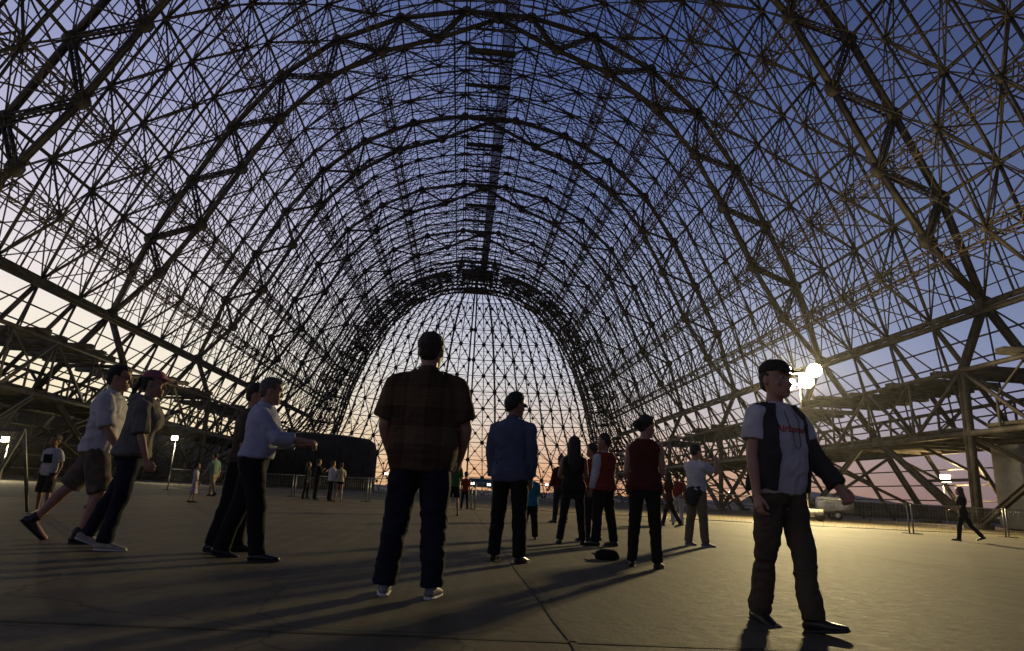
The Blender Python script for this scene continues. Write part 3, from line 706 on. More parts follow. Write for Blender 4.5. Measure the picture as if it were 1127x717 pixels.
        m2.polygons.foreach_set('use_smooth', [True]*len(m2.polygons))
        o.parent = parent
        return o

def cloth(name, c, c2=None, rough=.85, scale=5, bump=.25):
    return mat(name, c, rough, 0, c2 or tuple(x*.75 for x in c), scale, bump=bump, bscale=260, spec=.2)
SKINS = {'light': mat('skin_light', (.42, .24, .165), .5, 0, (.36, .19, .13), 9, spec=.35), 'tan': mat('skin_tan', (.30, .165, .105), .5, 0, (.25, .13, .08), 9, spec=.35)}
HAIRS = {'black': mat('black_hair', (.012, .010, .009), .55, 0, (.02, .016, .013), 40, bump=.8, bscale=180), 'brown': mat('brown_hair', (.05, .028, .016), .55, 0, (.03, .018, .012), 40, bump=.8, bscale=180),
         'grey': mat('grey_hair', (.16, .13, .11), .6, 0, (.09, .07, .06), 40, bump=.8, bscale=180), 'auburn': mat('auburn_hair', (.10, .045, .022), .55, 0, (.05, .025, .015), 40, bump=.8, bscale=180)}
EYEM = mat('eye', (.55, .53, .5), .2, 0, None); LIPM = mat('lips', (.26, .10, .08), .5)
SOLE = mat('shoe_sole', (.6, .6, .58), .6); SOLED = mat('dark_sole', (.03, .03, .03), .7); BLKSHOE = mat('black_leather', (.018, .016, .015), .35, 0, (.03, .026, .024), 12)
GREYSHOE = mat('grey_trainer', (.30, .29, .27), .6, 0, (.12, .12, .12), 14); CREAMSHOE = mat('cream_trainer', (.45, .40, .30), .6, 0, (.3, .26, .2), 14)

TORSO = [(.80, .150, .085, -.085), (.86, .166, .105, -.112), (.93, .172, .112, -.125), (1.00, .163, .110, -.108), (1.08, .150, .106, -.094), (1.16, .150, .106, -.096), (1.24, .160, .112, -.108), (1.31, .170, .116, -.116), (1.36, .168, .104, -.116), (1.40, .148, .086, -.108), (1.435, .112, .064, -.094), (1.465, .078, .050, -.080), (1.49, .058, .040, -.068)]
def human(label, x, y, face, H, legs, arms, lean=0, head=(0, 0), sex='m', bulk=1.0, belly=0., skin='light', hair='black', hairstyle='short',
          top=None, bottom=None, shoes=None, cap=None, jacket=None, vox=.011, group=None, seed=1, side_lean=0, glasses=False, facial=False, neck_fwd=0.):
    """legs=((fwd, out, knee, foot pitch)L, R); arms=((fwd, out, elbow, inward twist, curl)L, R) in degrees; faces +Y before turning"""
    root = empty('person', (x, y, 0), R(face), label, 'person', group)
    K = H/1.75; fem = sex == 'f'; kid = sex == 'k'
    det = vox < .010
    shw = .165 if fem else (.165 if kid else .19)
    hipw = .092
    def sp(p):
        p = np.array(p, float); sh = p.shape; p = p.reshape(-1, 3); w = np.clip((p[:, 2]-.93)/.32, 0, 1); w = w*w*(3-2*w)
        a = -R(lean)*w; z = p[:, 2]-.93; y_ = p[:, 1]
        q = p.copy(); q[:, 1] = y_*np.cos(a)-z*np.sin(a); q[:, 2] = .93+y_*np.sin(a)+z*np.cos(a)
        b = R(side_lean)*w; z = q[:, 2]-.93; x_ = q[:, 0]; q[:, 0] = x_*np.cos(b)+z*np.sin(b); q[:, 2] = .93-x_*np.sin(b)+z*np.cos(b)
        return q.reshape(sh)
    hs = 1.26 if kid else 1.13
    def hx(*r): return tuple(q*hs for q in r)
    def hd(p):
        p = np.array(p, float); sh = p.shape; p = p.reshape(-1, 3); c = V3(0, -.012, 1.53); q = (p-c)*hs-np.array([0, 0, .014])
        a = -R(head[1]); y_, z = q[:, 1].copy(), q[:, 2].copy(); q[:, 1] = y_*math.cos(a)-z*math.sin(a); q[:, 2] = y_*math.sin(a)+z*math.cos(a)
        a = R(head[0]); x_, y_ = q[:, 0].copy(), q[:, 1].copy(); q[:, 0] = x_*math.cos(a)-y_*math.sin(a); q[:, 1] = x_*math.sin(a)+y_*math.cos(a)
        return sp(q+c+V3(0, neck_fwd, 0)).reshape(sh)
    def tor(e=0., z0=.80, z1=9, bl=belly, flare=0, ztop=None):
        out = []
        for z, rx, yf, yb in TORSO:
            f = bulk
            if fem: rx = rx*{.86: 1.03, .93: 1.05, 1.0: .98, 1.08: .86, 1.16: .84, 1.24: .86, 1.31: .9, 1.37: .9}.get(z, .95); yf = yf*.9+(.028 if 1.2 < z < 1.34 else 0); yb = yb*(.9 if z > .95 else 1.05)
            if kid: rx *= .88; yf *= .92; yb *= .92
            bb = bl*math.exp(-((z-1.10)/.13)**2)
            out.append([z, rx*f+e+bb*.5, yf*f+e+bb, yb*f-e])
        zs = [o[0] for o in out]
        def at(z): return [z]+[float(np.interp(z, zs, [o[j] for o in out])) for j in (1, 2, 3)]
        z1 = min(z1, zs[-1]); z0c = max(z0, zs[0])
        r = [at(z0c)]+[o for o in out if z0c+.012 < o[0] < z1-.012]+[at(z1)]
        if z0 < zs[0]:
            a = at(zs[0]); n = 5
            for j in range(1, n+1): t = j/n; r.insert(0, [a[0]+(z0-a[0])*t, a[1]*(1+flare*t)+.012, a[2]*(1+flare*t)+.012, a[3]*(1+flare*t)-.012])
        return r
    # skeleton
    Lg = []
    for s, (a, b, k_, fp) in zip((-1, 1), legs):
        hp = V3(s*hipw*(.95 if kid else 1), 0, .91)
        def dr(a_): return nrm(V3(math.sin(R(b))*s, math.sin(R(a_))*math.cos(R(b)), -math.cos(R(a_))*math.cos(R(b))))
        kn = hp+dr(a)*.425; an = kn+dr(a-k_)*.40
        toe = nrm(V3(math.sin(R(8))*s, math.cos(R(8))*math.cos(R(fp)), -math.sin(R(fp))))
        Lg.append((hp, kn, an, toe, fp))
    low = []
    for hp, kn, an, toe, fp in Lg: low.append(min(an[2]-.085*math.cos(R(fp)) if fp <= 0 else 9, (an+toe*.155)[2]-.055, (an-toe*.065)[2]-.075))
    dz = -min(low)
    Ar = []
    for s, q in zip((-1, 1), arms):
        a, b, e, tw = q[:4]; curl = q[4] if len(q) > 4 else 30
        shj = sp(V3(s*shw*(1+.4*(bulk-1)), -.01, 1.372))
        u = nrm(V3(math.sin(R(b))*s, math.sin(R(a))*math.cos(R(b)), -math.cos(R(a))*math.cos(R(b))))
        el = shj+u*.285
        f0 = nrm(V3(math.sin(R(b))*s, math.sin(R(a+e))*math.cos(R(b)), -math.cos(R(a+e))*math.cos(R(b))))
        inw = V3(-s, 0, 0); f = nrm(f0*math.cos(R(tw))+nrm(inw-f0*(inw@f0))*math.sin(R(tw)))
        wr_ = el+f*.25
        Ar.append((shj, el, wr_, f, curl))
    def M4(o):
        if o.parent is root: o.location = (0, 0, dz*K); o.scale = (K, K, K)
        return o
    bk = .5+.5*bulk; th_ = .93 if (fem or kid) else 1.0
    # ---- body
    B = Soft()
    B.sect(tor(-.006), xf=sp)
    neck = [(V3(0, -.022, 1.44), .062*bk, .060*bk), (V3(0, -.016, 1.50), .056*bk, .058*bk), (V3(0, -.008+neck_fwd, 1.57), .054*bk, .058*bk)]
    nk = .86 if (fem or kid) else 1
    B.tube([(sp(p), a*nk, b*nk) for p, a, b in neck])
    HS = [(1.520, .026, .062, .012), (1.532, .042, .082, -.012), (1.552, .054, .090, -.038), (1.575, .062, .091, -.066), (1.60, .068, .090, -.084), (1.63, .072, .086, -.094), (1.655, .075, .084, -.099), (1.68, .076, .084, -.100), (1.70, .073, .079, -.096), (1.72, .064, .065, -.084), (1.737, .047, .043, -.062), (1.747, .024, .018, -.036)]
    B.sect([(z, rx, yf, yb) for z, rx, yf, yb in HS], n=2.15, xf=hd)
    if vox < .014:
        B.tube([(hd(V3(0, .082, 1.650)), .009, .010), (hd(V3(0, .098, 1.622)), .012, .012), (hd(V3(0, .104, 1.606)), .016, .010)], k=10)
        B.ell(hd(V3(0, .082, 1.664)), hx(.052, .012, .008)); B.ell(hd(V3(0, .088, 1.576)), hx(.024, .010, .007)); B.ell(hd(V3(0, .087, 1.565)), hx(.020, .010, .006)); B.ell(hd(V3(0, .080, 1.535)), hx(.022, .014, .014))
        for s in (-1, 1): B.ell(hd(V3(s*.077, -.008, 1.628)), hx(.009, .019, .031)); B.ell(hd(V3(s*.045, .064, 1.605)), hx(.02, .018, .018))
    for s, (shj, el, wr_, f, curl) in zip((-1, 1), Ar):
        am = bk*(.86 if fem else .8 if kid else 1)
        B.tube([(sp(V3(s*.055, -.018, 1.415)), .045*bk, .045*bk), (shj, .054*am, .055*am)])
        mid = lambda a, b, t: a+(b-a)*t
        B.tube([(shj, .058*am, .060*am), (mid(shj, el, .3), .050*am, .052*am), (mid(shj, el, .65), .045*am, .047*am), (el, .040*am, .041*am), (mid(el, wr_, .25), .042*am, .042*am), (mid(el, wr_, .6), .034*am, .033*am), (wr_, .028*am, .023*am)], side=(0, 1, 0))
        # hand: palm, four fingers, thumb
        fd = f; pn = V3(-s, .25, 0); pn = nrm(pn-fd*(pn@fd)); wd = nrm(np.cross(fd, pn)); 
        if wd[1] < 0: wd = -wd
        if abs(fd[1]) > .8: 
            pn = V3(-s*.5, 0, -1); pn = nrm(pn-fd*(pn@fd)); wd = nrm(np.cross(fd, pn)); wd = wd if wd[2] > 0 else -wd
        hk = .92 if (fem or kid) else 1
        B.tube([(wr_-fd*.01, .026*hk, .020*hk), (wr_+fd*.035*hk, .036*hk, .017*hk), (wr_+fd*.078*hk, .040*hk, .014*hk)], side=wd, k=12)
        if vox < .016:
            fr = .0095 if det else .0125
            for j, (o_, ln) in enumerate(((.030, .078), (.010, .088), (-.010, .080), (-.029, .062))):
                p = wr_+fd*.075*hk+wd*o_*hk; c_ = R(curl*(1+.12*j)); d0 = fd; pts = [(p-fd*.01, fr, fr)]; ang = c_*.5
                for seg in (.45, .32, .23):
                    dd = fd*math.cos(ang)+pn*math.sin(ang)+wd*o_*.8; p = p+nrm(dd)*ln*seg*hk; pts.append((p, fr*.95, fr*.95)); ang += c_
                B.tube(pts, side=wd, k=8)
            p = wr_+fd*.02+wd*.026*hk; pts = [(p, .014*hk, .013*hk)]; 
            for dd, ln in ((fd*.7+wd*.6+pn*.35, .035), (fd*.9+wd*.15+pn*.4, .03), (fd*.95+pn*.4, .025)): p = p+nrm(dd)*ln*hk; pts.append((p, fr*1.08, fr*1.08))
            B.tube(pts, side=pn, k=8)
    for s, (hp, kn, an, toe, fp) in zip((-1, 1), Lg):
        lm = bk*th_; mid = lambda a, b, t: a+(b-a)*t
        B.tube([(hp, .086*lm, .090*lm), (mid(hp, kn, .3), .078*lm, .084*lm), (mid(hp, kn, .7), .062*lm, .066*lm), (kn, .053*lm, .056*lm), (mid(kn, an, .28)-V3(0, .008, 0), .053*lm, .058*lm), (mid(kn, an, .65), .040*lm, .042*lm), (an, .033*lm, .037*lm)])
        hl = an-toe*.045-V3(0, 0, .045); bl_ = an+toe*.12-V3(0, 0, .048); 
        B.tube([(hl, .028, .026), (an+toe*.03-V3(0, 0, .035), .034, .032), (bl_, .040, .020), (an+toe*.17-V3(0, 0, .052), .034, .015)])
    body = M4(B.skin('body', SKINS[skin], root, max(vox*.72, .0065) if det else vox, 2 if det else 1))
    if facial:
        for s in (-1, 1):
            E_ = Soft(); E_.ell(hd(V3(s*.031, .0775, 1.644)), hx(.0125, .010, .008)); M4(E_.skin('eye', EYEM, body, .003, 0))
            E_ = Soft(); E_.ell(hd(V3(s*.031, .0862, 1.644)), hx(.005, .003, .005)); M4(E_.skin('iris', HAIRS['black'], body, .0015, 0))
            E_ = Soft(); E_.tube([(hd(V3(s*.014, .0915, 1.664)), .004, .004), (hd(V3(s*.034, .0885, 1.669)), .005, .004), (hd(V3(s*.052, .074, 1.664)), .003, .003)]); M4(E_.skin('eyebrow', HAIRS['black'], body, .003, 0))
        E_ = Soft(); E_.tube([(hd(V3(-.022, .0905, 1.571)), .003, .003), (hd(V3(0, .0985, 1.570)), .005, .003), (hd(V3(.022, .0905, 1.571)), .003, .003)]); M4(E_.skin('mouth', LIPM, body, .003, 0))
    # ---- hair
    if hairstyle:
        Hh = Soft(); hz = .004 if cap else 0
        Hh.ell(hd(V3(0, -.020, 1.672-hz*3)), hx(.083-hz, .092-hz, .086-hz*2), k=20, m_=14)
        Hh.ell(hd(V3(0, -.046, 1.620)), hx(.066, .058, .060))
        if hairstyle == 'short': Hh.ell(hd(V3(0, .008, 1.715-hz*5)), hx(.064, .070, .040-hz*2))
        if hairstyle == 'full': Hh.ell(hd(V3(0, -.005, 1.708)), hx(.080, .088, .062)); Hh.ell(hd(V3(0, -.035, 1.65)), hx(.088, .078, .08))
        if hairstyle == 'long':
            Hh.ell(hd(V3(0, -.03, 1.67)), hx(.094, .092, .092))
            Hh.tube([(hd(V3(0, -.05, 1.66)), .098, .066), (hd(V3(0, -.075, 1.55)), .102, .055), (sp(V3(0, -.105, 1.45)), .112, .046), (sp(V3(0, -.135, 1.34)), .105, .038), (sp(V3(.01, -.135, 1.25)), .075, .025), (sp(V3(.015, -.13, 1.19)), .035, .014)])
            for s in (-1, 1): Hh.tube([(hd(V3(s*.065, .0, 1.67)), .03, .05), (hd(V3(s*.085, .0, 1.58)), .024, .045), (sp(V3(s*.095, -.03, 1.46)), .026, .045), (sp(V3(s*.095, -.06, 1.36)), .016, .03)])
        if hairstyle == 'bun': Hh.ell(hd(V3(0, -.128, 1.630)), hx(.048, .044, .046)); Hh.ell(hd(V3(0, -.02, 1.695)), hx(.082, .085, .068))
        if hairstyle == 'pony': Hh.ell(hd(V3(0, -.115, 1.66)), hx(.03, .03, .03)); Hh.tube([(hd(V3(0, -.12, 1.64)), .026, .026), (hd(V3(0, -.15, 1.56)), .03, .026), (hd(V3(0, -.15, 1.47)), .018, .015)])
        M4(Hh.skin('hair', HAIRS[hair], root, max(vox*.7, .006), 1, fold=.0035, fscale=(60, 60, 25), seed=seed+9))
    if cap:
        C = Soft(); C.sect([(1.682, .089, .088, -.112), (1.70, .0885, .088, -.111), (1.725, .083, .080, -.102), (1.748, .066, .060, -.080), (1.762, .038, .030, -.048)], n=2.1, xf=hd)
        cm = cloth('cap_cloth', cap)
        cp_ = M4(C.skin('cap', cm, root, max(vox*.6, .005), 1))
        C = Soft(); rg = [];
        for yy, w_, zz_ in ((.060, .080, 1.694), (.085, .078, 1.694), (.110, .070, 1.690), (.135, .054, 1.682), (.152, .030, 1.674)): rg.append(hd(np.array([(w_*math.cos(t), yy, zz_-.010*abs(math.cos(t))**2*1.2+.0045*math.sin(t)) for t in np.arange(14)*2*PI/14])))
        C.rings(rg); M4(C.skin('brim', cm, cp_, .005, 0))
    if glasses:
        G = Soft()
        for s in (-1, 1):
            G.ell(hd(V3(s*.032, .094, 1.645)), hx(.026, .006, .017)); G.tube([(hd(V3(s*.056, .086, 1.652)), .003, .003), (hd(V3(s*.078, .01, 1.645)), .003, .003)], k=6)
        G.tube([(hd(V3(-.03, .099, 1.652)), .003, .003), (hd(V3(.03, .099, 1.652)), .003, .003)], k=6)
        M4(G.skin('sunglasses', BLKSHOE, root, .004, 0))
    # ---- trousers / shorts / skirt
    bt = bottom; mid = lambda a, b, t: a+(b-a)*t
    if bt and bt['kind'] in ('trousers', 'shorts'):
        P = Soft(); P.sect(tor(.010, .80, bt.get('waist', 1.02), bl=belly*.6), xf=sp); w = bt.get('loose', 1.0)*bk*th_
        for s, (hp, kn, an, toe, fp) in zip((-1, 1), Lg):
            if bt['kind'] == 'trousers':
                back = V3(0, -.006, 0)
                P.tube([(hp, .098*w, .106*w), (mid(hp, kn, .3), .090*w, .098*w), (mid(hp, kn, .7), .078*w, .083*w), (kn, .071*w, .075*w), (mid(kn, an, .3)+back, .068*w, .072*w), (mid(kn, an, .65)+back, .064*w, .068*w), (mid(kn, an, .9), .062*w, .069*w), (mid(kn, an, 1.02), .061*w, .070*w)], cap=False)
                P.tube([(mid(hp, kn, .95), .06*w, .06*w), (kn, .066*w, .074*w), (mid(kn, an, .08), .06*w, .066*w)])
            else:
                P.tube([(hp, .102*w, .110*w), (mid(hp, kn, .4), .098*w, .104*w), (mid(hp, kn, bt.get('len', .98)), .095*w, .098*w)], cap=False)
        M4(P.skin('trousers' if bt['kind'] == 'trousers' else 'shorts', bt['mat'], root, vox, 2, fold=bt.get('fold', .006), fscale=(9, 9, 12), seed=seed))
        if bt.get('belt') is not None:
            P = Soft(); z = bt['waist'] if 'waist' in bt else 1.02; P.sect([(a, b, c, d) for a, b, c, d in tor(.016, z-.04, z-.004, bl=belly*.6)], xf=sp); M4(P.skin('belt', BLKSHOE, root, vox*.8, 0))
    if bt and bt['kind'] == 'skirt':
        P = Soft(); P.sect(tor(.012, bt.get('hem', .5), 1.03, flare=bt.get('flare', .5)), xf=sp); M4(P.skin('skirt', bt['mat'], root, vox, 2, fold=.01, fscale=(16, 16, 4), seed=seed))
    # ---- shirt
    def sleeves(S, e, ln, wide=1.0, only=None):
        for s, (shj, el, wr_, f, curl) in zip((-1, 1), Ar):
            if only and s != only: continue
            am = bk*(.88 if fem else .82 if kid else 1)*wide
            S.tube([(sp(V3(s*.06, -.018, 1.408)), .048*bk+e, .046*bk+e), (shj, .056*am+e, .058*am+e)])
            path = [(0, .057), (.10, .060), (.32, .056), (.5, .052), (.55, .050), (.75, .045), (.96, .037)]
            pt = lambda t: mid(shj, el, t*2) if t <= .5 else mid(el, wr_, (t-.5)*2)
            pts = [(pt(t), r*am+e, r*am+e) for t, r in path if t < ln-.03]+[(pt(ln), float(np.interp(ln, [a for a, _ in path], [b for _, b in path]))*am+e*1.2, float(np.interp(ln, [a for a, _ in path], [b for _, b in path]))*am+e*1.2)]
            if len(pts) == 1: pts = [(pt(0), .057*am+e, .057*am+e)]+pts
            S.tube(pts, side=(0, 1, 0), cap=False)
    if top:
        T_ = Soft(); e = top.get('ease', .016)
        T_.sect(tor(e, top.get('hem', .93), 1.472, flare=top.get('flare', .03)), xf=sp)
        if top.get('sleeve', .3): sleeves(T_, top.get('se', .010), top['sleeve'])
        elif not top.get('strap'):
            for s, (shj, *_r) in zip((-1, 1), Ar): T_.tube([(sp(V3(s*.055, -.018, 1.412)), .048*bk+.006, .046*bk+.006), (mid(sp(V3(s*.055, -.018, 1.412)), shj, .7), .055*bk, .055*bk)], cap=False)
        if top.get('hood'): T_.tube([(sp(V3(-.10, -.03, 1.46)), .03, .04), (sp(V3(-.08, -.11, 1.46)), .04, .05), (sp(V3(0, -.135, 1.44)), .05, .055), (sp(V3(.08, -.11, 1.46)), .04, .05), (sp(V3(.10, -.03, 1.46)), .03, .04)], side=(0, 0, 1))
        sh_ = M4(T_.skin(top.get('name', 'shirt'), top['mat'], root, vox, 2, fold=top.get('fold', .007), fscale=top.get('fs', (8, 8, 10)), seed=seed+3))
        if top.get('collar'):
            C = Soft(); n = 18; rg = []
            for j in range(n+1):
                a = PI/2+R(22)+(2*PI-R(44))*j/n; cx_, cy_ = .070*math.cos(a)*bk, -.014+.072*math.sin(a)*bk; zc = 1.488-.012*math.sin(a)
                rad_ = V3(math.cos(a), math.sin(a), 0); rg.append(sp(np.array([V3(cx_, cy_, zc)+rad_*(.006*math.cos(t)+.010*math.sin(-t))+V3(0, 0, .024*math.sin(t)) for t in np.arange(8)*PI/4])))
            C.rings(rg); M4(C.skin('collar', top['mat'], sh_, .006, 0))
    if jacket:
        J_ = Soft(); e = jacket.get('ease', .034)
        J_.csect([(a, b, c, d, jacket.get('open', 38)) for a, b, c, d in tor(e, jacket.get('hem', .88), 1.46)], xf=sp)
        if jacket.get('left'): sleeves(J_, .020, jacket['left'], only=-1)
        if jacket.get('right'): sleeves(J_, .020, jacket['right'], only=1)
        for s in (-1, 1): J_.tube([(sp(V3(s*.060, -.02, 1.412)), .062*bk, .056*bk), (sp(V3(s*.150, -.012, 1.380)), .070*bk, .070*bk)])
        M4(J_.skin(jacket.get('name', 'jacket'), jacket['mat'], root, vox*.8, 1, fold=.008, fscale=(12, 12, 6), seed=seed+6))
    # ---- shoes
    if shoes:
        for s, (hp, kn, an, toe, fp) in zip((-1, 1), Lg):
            up = nrm(np.cross(np.cross(toe, V3(0, 0, 1)), toe)); sd = np.cross(toe, up)
            S = Soft(); c = lambda f_, u_: an+toe*f_+up*(u_-.085)
            S.tube([(c(-.052, .045), .034, .034), (c(-.01, .052), .040, .046), (c(.05, .046), .044, .040), (c(.11, .036), .049, .028), (c(.165, .030), .043, .021), (c(.195, .027), .030, .016)], side=sd)
            if shoes.get('high'): S.tube([(c(-.02, .05), .042, .048), (c(-.012, .12), .046, .050)], side=sd)
            so = M4(S.skin('shoe', shoes['mat'], root, max(.0075, vox*.7), 1))
            S = Soft(); S.tube([(c(-.070, .013), .030, .013), (c(-.03, .013), .041, .014), (c(.05, .012), .044, .013), (c(.12, .012), .051, .013), (c(.185, .013), .040, .012), (c(.205, .016), .026, .010)], side=sd); M4(S.skin('sole', shoes.get('sole', SOLED), so, max(.006, vox*.6), 0))
            if shoes.get('heel'): S = Soft(); S.tube([(c(-.055, .03), .022, .022), (c(-.058, -.0), .014, .014)]); M4(S.skin('heel', SOLED, so, .008, 0))
    return dict(root=root, K=K, dz=dz, hd=hd, sp=sp, Ar=Ar, Lg=Lg, body=body, M4=M4)

# ------------------------------------------------------------------ cloths
def plaid():
    m = D.materials.new('brown_plaid'); m.use_nodes = True; t = m.node_tree; b = t.nodes['Principled BSDF']; n_ = t.nodes.new; l = t.links.new
    tc = n_('ShaderNodeTexCoord'); sp_ = n_('ShaderNodeSeparateXYZ'); l(tc.outputs['Object'], sp_.inputs[0])
    nz = n_('ShaderNodeTexNoise'); nz.inputs['Scale'].default_value = 3; l(tc.outputs['Object'], nz.inputs['Vector'])
    def band(out, freq, ph, th):
        a = n_('ShaderNodeMath'); a.operation = 'MULTIPLY_ADD'; l(out, a.inputs[0]); a.inputs[1].default_value = freq; a.inputs[2].default_value = ph
        w = n_('ShaderNodeMath'); w.operation = 'MULTIPLY_ADD'; l(nz.outputs[0], w.inputs[0]); w.inputs[1].default_value = .25; l(a.outputs[0], w.inputs[2])
        f = n_('ShaderNodeMath'); f.operation = 'FRACT'; l(w.outputs[0], f.inputs[0])
        g = n_('ShaderNodeMath'); g.operation = 'LESS_THAN'; l(f.outputs[0], g.inputs[0]); g.inputs[1].default_value = th; return g
    def addm(a, b_):
        x = n_('ShaderNodeMath'); x.operation = 'ADD'; l(a.outputs[0], x.inputs[0]); l(b_.outputs[0], x.inputs[1]); return x
    wide = addm(band(sp_.outputs['X'], 3.9, .32, .52), band(sp_.outputs['Z'], 3.9, .1, .5)); fine = addm(band(sp_.outputs['X'], 20.8, 0, .12), band(sp_.outputs['Z'], 20.8, .3, .12))
    s = n_('ShaderNodeMath'); s.operation = 'MULTIPLY_ADD'; l(fine.outputs[0], s.inputs[0]); s.inputs[1].default_value = .22; 
    h = n_('ShaderNodeMath'); h.operation = 'MULTIPLY'; l(wide.outputs[0], h.inputs[0]); h.inputs[1].default_value = .40; l(h.outputs[0], s.inputs[2])
    x = n_('ShaderNodeMix'); x.data_type = 'RGBA'; x.inputs[6].default_value = (.055, .032, .018, 1); x.inputs[7].default_value = (.13, .085, .046, 1); l(s.outputs[0], x.inputs[0]); l(x.outputs[2], b.inputs['Base Color']); b.inputs['Roughness'].default_value = .85; b.inputs['Specular IOR Level'].default_value = .15
    return m
PLAID = plaid()
JEANS = cloth('dark_blue_denim', (.016, .020, .034), (.010, .012, .020)); BLACKT = cloth('black_trouser_cloth', (.012, .012, .014)); KHAKI = cloth('khaki_cotton', (.20, .16, .10)); SHORTS = cloth('khaki_shorts_cloth', (.17, .13, .09), (.10, .08, .06), scale=14)
WHITE = cloth('white_cotton', (.62, .60, .62)); LBLUE = cloth('pale_blue_cotton', (.46, .48, .62)); BLUE = cloth('mid_blue_cotton', (.095, .115, .18)); TURQ = cloth('turquoise_cotton', (.03, .26, .36)); RED = cloth('red_cotton', (.26, .028, .024)); DRED = cloth('maroon_cotton', (.09, .012, .014)); BLACKC = cloth('black_cotton', (.014, .013, .014))
GREYH = cloth('grey_fleece', (.20, .185, .165), (.14, .13, .12)); GREEN = cloth('green_cotton', (.06, .17, .035)); NAVY = cloth('navy_fleece', (.028, .028, .034)); MINT = cloth('sage_cotton', (.20, .30, .24)); OLIVET = cloth('brown_grey_corduroy', (.10, .078, .052), (.07, .052, .034)); YELL = cloth('pale_yellow_cotton', (.55, .52, .30)); BROWNS = cloth('brown_shirt_cloth', (.10, .07, .05)); TANT = cloth('tan_cotton', (.40, .33, .20)); WHTT = cloth('white_trouser_cotton', (.55, .53, .50))
def tr(m_, **k): return dict(kind='trousers', mat=m_, **k)
def sh(m_, **k): return dict(mat=m_, **k)
A_DOWN = ((4, 7, 12, 4, 30), (4, 7, 12, 4, 30))

# the man in the plaid shirt, seen from behind
human('heavy man in a brown plaid short-sleeved shirt standing with his back to us', -1.18, 4.68, -4, 1.80, ((2, 6, 3, 0), (-1, 3, 2, 0)), ((8, 16, 24, 26, 40), (8, 17, 26, 26, 40)),
      sex='m', bulk=1.16, belly=.07, hair='brown', top=sh(PLAID, hem=.81, sleeve=.40, ease=.030, se=.026, collar=True, flare=.02, fold=.010), bottom=tr(JEANS, loose=1.10, waist=.98, fold=.008), shoes=dict(mat=GREYSHOE, sole=SOLE), vox=.009, seed=1, head=(-8, 3))
# man in the blue shirt
human('man in an untucked blue long-sleeved shirt looking away to the right', -.36, 7.2, -22, 1.78, ((3, 4, 4, 0), (-2, 4, 3, 0)), ((2, 5, 10, 6, 35), (4, 5, 12, 8, 35)),
      hair='black', hairstyle='full', skin='tan', top=sh(BLUE, hem=.82, sleeve=.93, ease=.026, se=.014, collar=True, flare=.06, fold=.011), bottom=tr(BLACKT, loose=1.06), shoes=dict(mat=BLKSHOE), vox=.010, seed=2, head=(-38, 6), glasses=True, bulk=1.02)
# man pointing with both hands, white shirt
human('man in pale blue shirt and black trousers holding both hands out in front', -2.84, 6.40, -80, 1.68, ((-12, 4, 4, 12), (14, 4, 6, -3)), ((36, 6, 52, 6, 50), (40, 6, 48, 6, 50)),
      lean=5, hair='grey', top=sh(LBLUE, hem=.97, sleeve=.80, ease=.028, se=.016, collar=True, fold=.010), bottom=tr(BLACKT, loose=1.08, belt=1), shoes=dict(mat=BLKSHOE), vox=.010, seed=3, head=(2, 4), belly=.05, bulk=1.06)
human('man in a brown shirt mostly hidden behind the pale blue shirt', -3.12, 6.95, -84, 1.68, ((6, 3, 8, 0), (-7, 3, 6, 6)), ((-6, 6, 14, 4, 35), (2, 6, 14, 4, 35)),
      lean=4, hair='brown', top=sh(BROWNS, hem=.88, sleeve=.45, ease=.024), bottom=tr(BLACKT, loose=1.1), shoes=dict(mat=BLKSHOE), vox=.012, seed=4)
# left pair
human('man in a white shirt, khaki shorts and sunglasses striding to the right', -4.72, 7.28, -76, 1.86, ((-30, 3, 6, 42), (16, 3, 30, 0)), ((-12, 7, 14, 6, 40), (14, 7, 22, 4, 40)),
      lean=5, hair='black', top=sh(WHITE, hem=.88, sleeve=.44, ease=.032, se=.020, collar=True, fold=.011), bottom=dict(kind='shorts', mat=SHORTS, loose=1.08, len=.98), shoes=dict(mat=BLKSHOE, high=True), vox=.010, seed=5, head=(-4, 0), glasses=True)
human('person in a pink cap and grey hooded top walking to the right', -4.12, 6.78, -78, 1.72, ((-19, 3, 4, 20), (-1, 3, 8, 0)), ((-20, 8, 10, 2, 40), (10, 8, 12, 2, 40)),
      lean=6, sex='f', bulk=1.10, hair='black', hairstyle='pony', cap=(.40, .15, .19), top=sh(GREYH, hem=.90, sleeve=.46, ease=.034, se=.024, hood=True, name='hooded_top', fold=.012, fs=(13, 13, 4)), bottom=tr(JEANS, loose=1.0), shoes=dict(mat=CREAMSHOE, sole=SOLE), vox=.010, seed=6, head=(-6, -2))
human('child in a white T-shirt with a black chest print and dark shorts', -7.75, 11.7, 172, 1.27, ((6, 5, 6, 0), (-4, 5, 6, 0)), ((-10, 12, 34, 10, 40), (-12, 14, 34, 10, 40)),
      sex='k', skin='tan', hair='brown', top=sh(WHITE, hem=.86, sleeve=.36, ease=.03, se=.026), bottom=dict(kind='shorts', mat=cloth('dark_olive_shorts', (.05, .055, .04)), loose=1.15, len=1.0), shoes=dict(mat=CREAMSHOE, sole=SOLE), vox=.012, seed=7)
human('child in a red top half hidden behind the striding man', -8.3, 14.3, -60, 1.15, ((8, 4, 8, 0), (-6, 4, 6, 0)), ((10, 8, 20, 6, 40), (-6, 8, 14, 4, 40)), sex='k', skin='tan', hair='brown', top=sh(DRED, hem=.86, sleeve=.4), bottom=dict(kind='shorts', mat=BLACKC, loose=1.1, len=.9), shoes=dict(mat=BLKSHOE), vox=.015, seed=8)
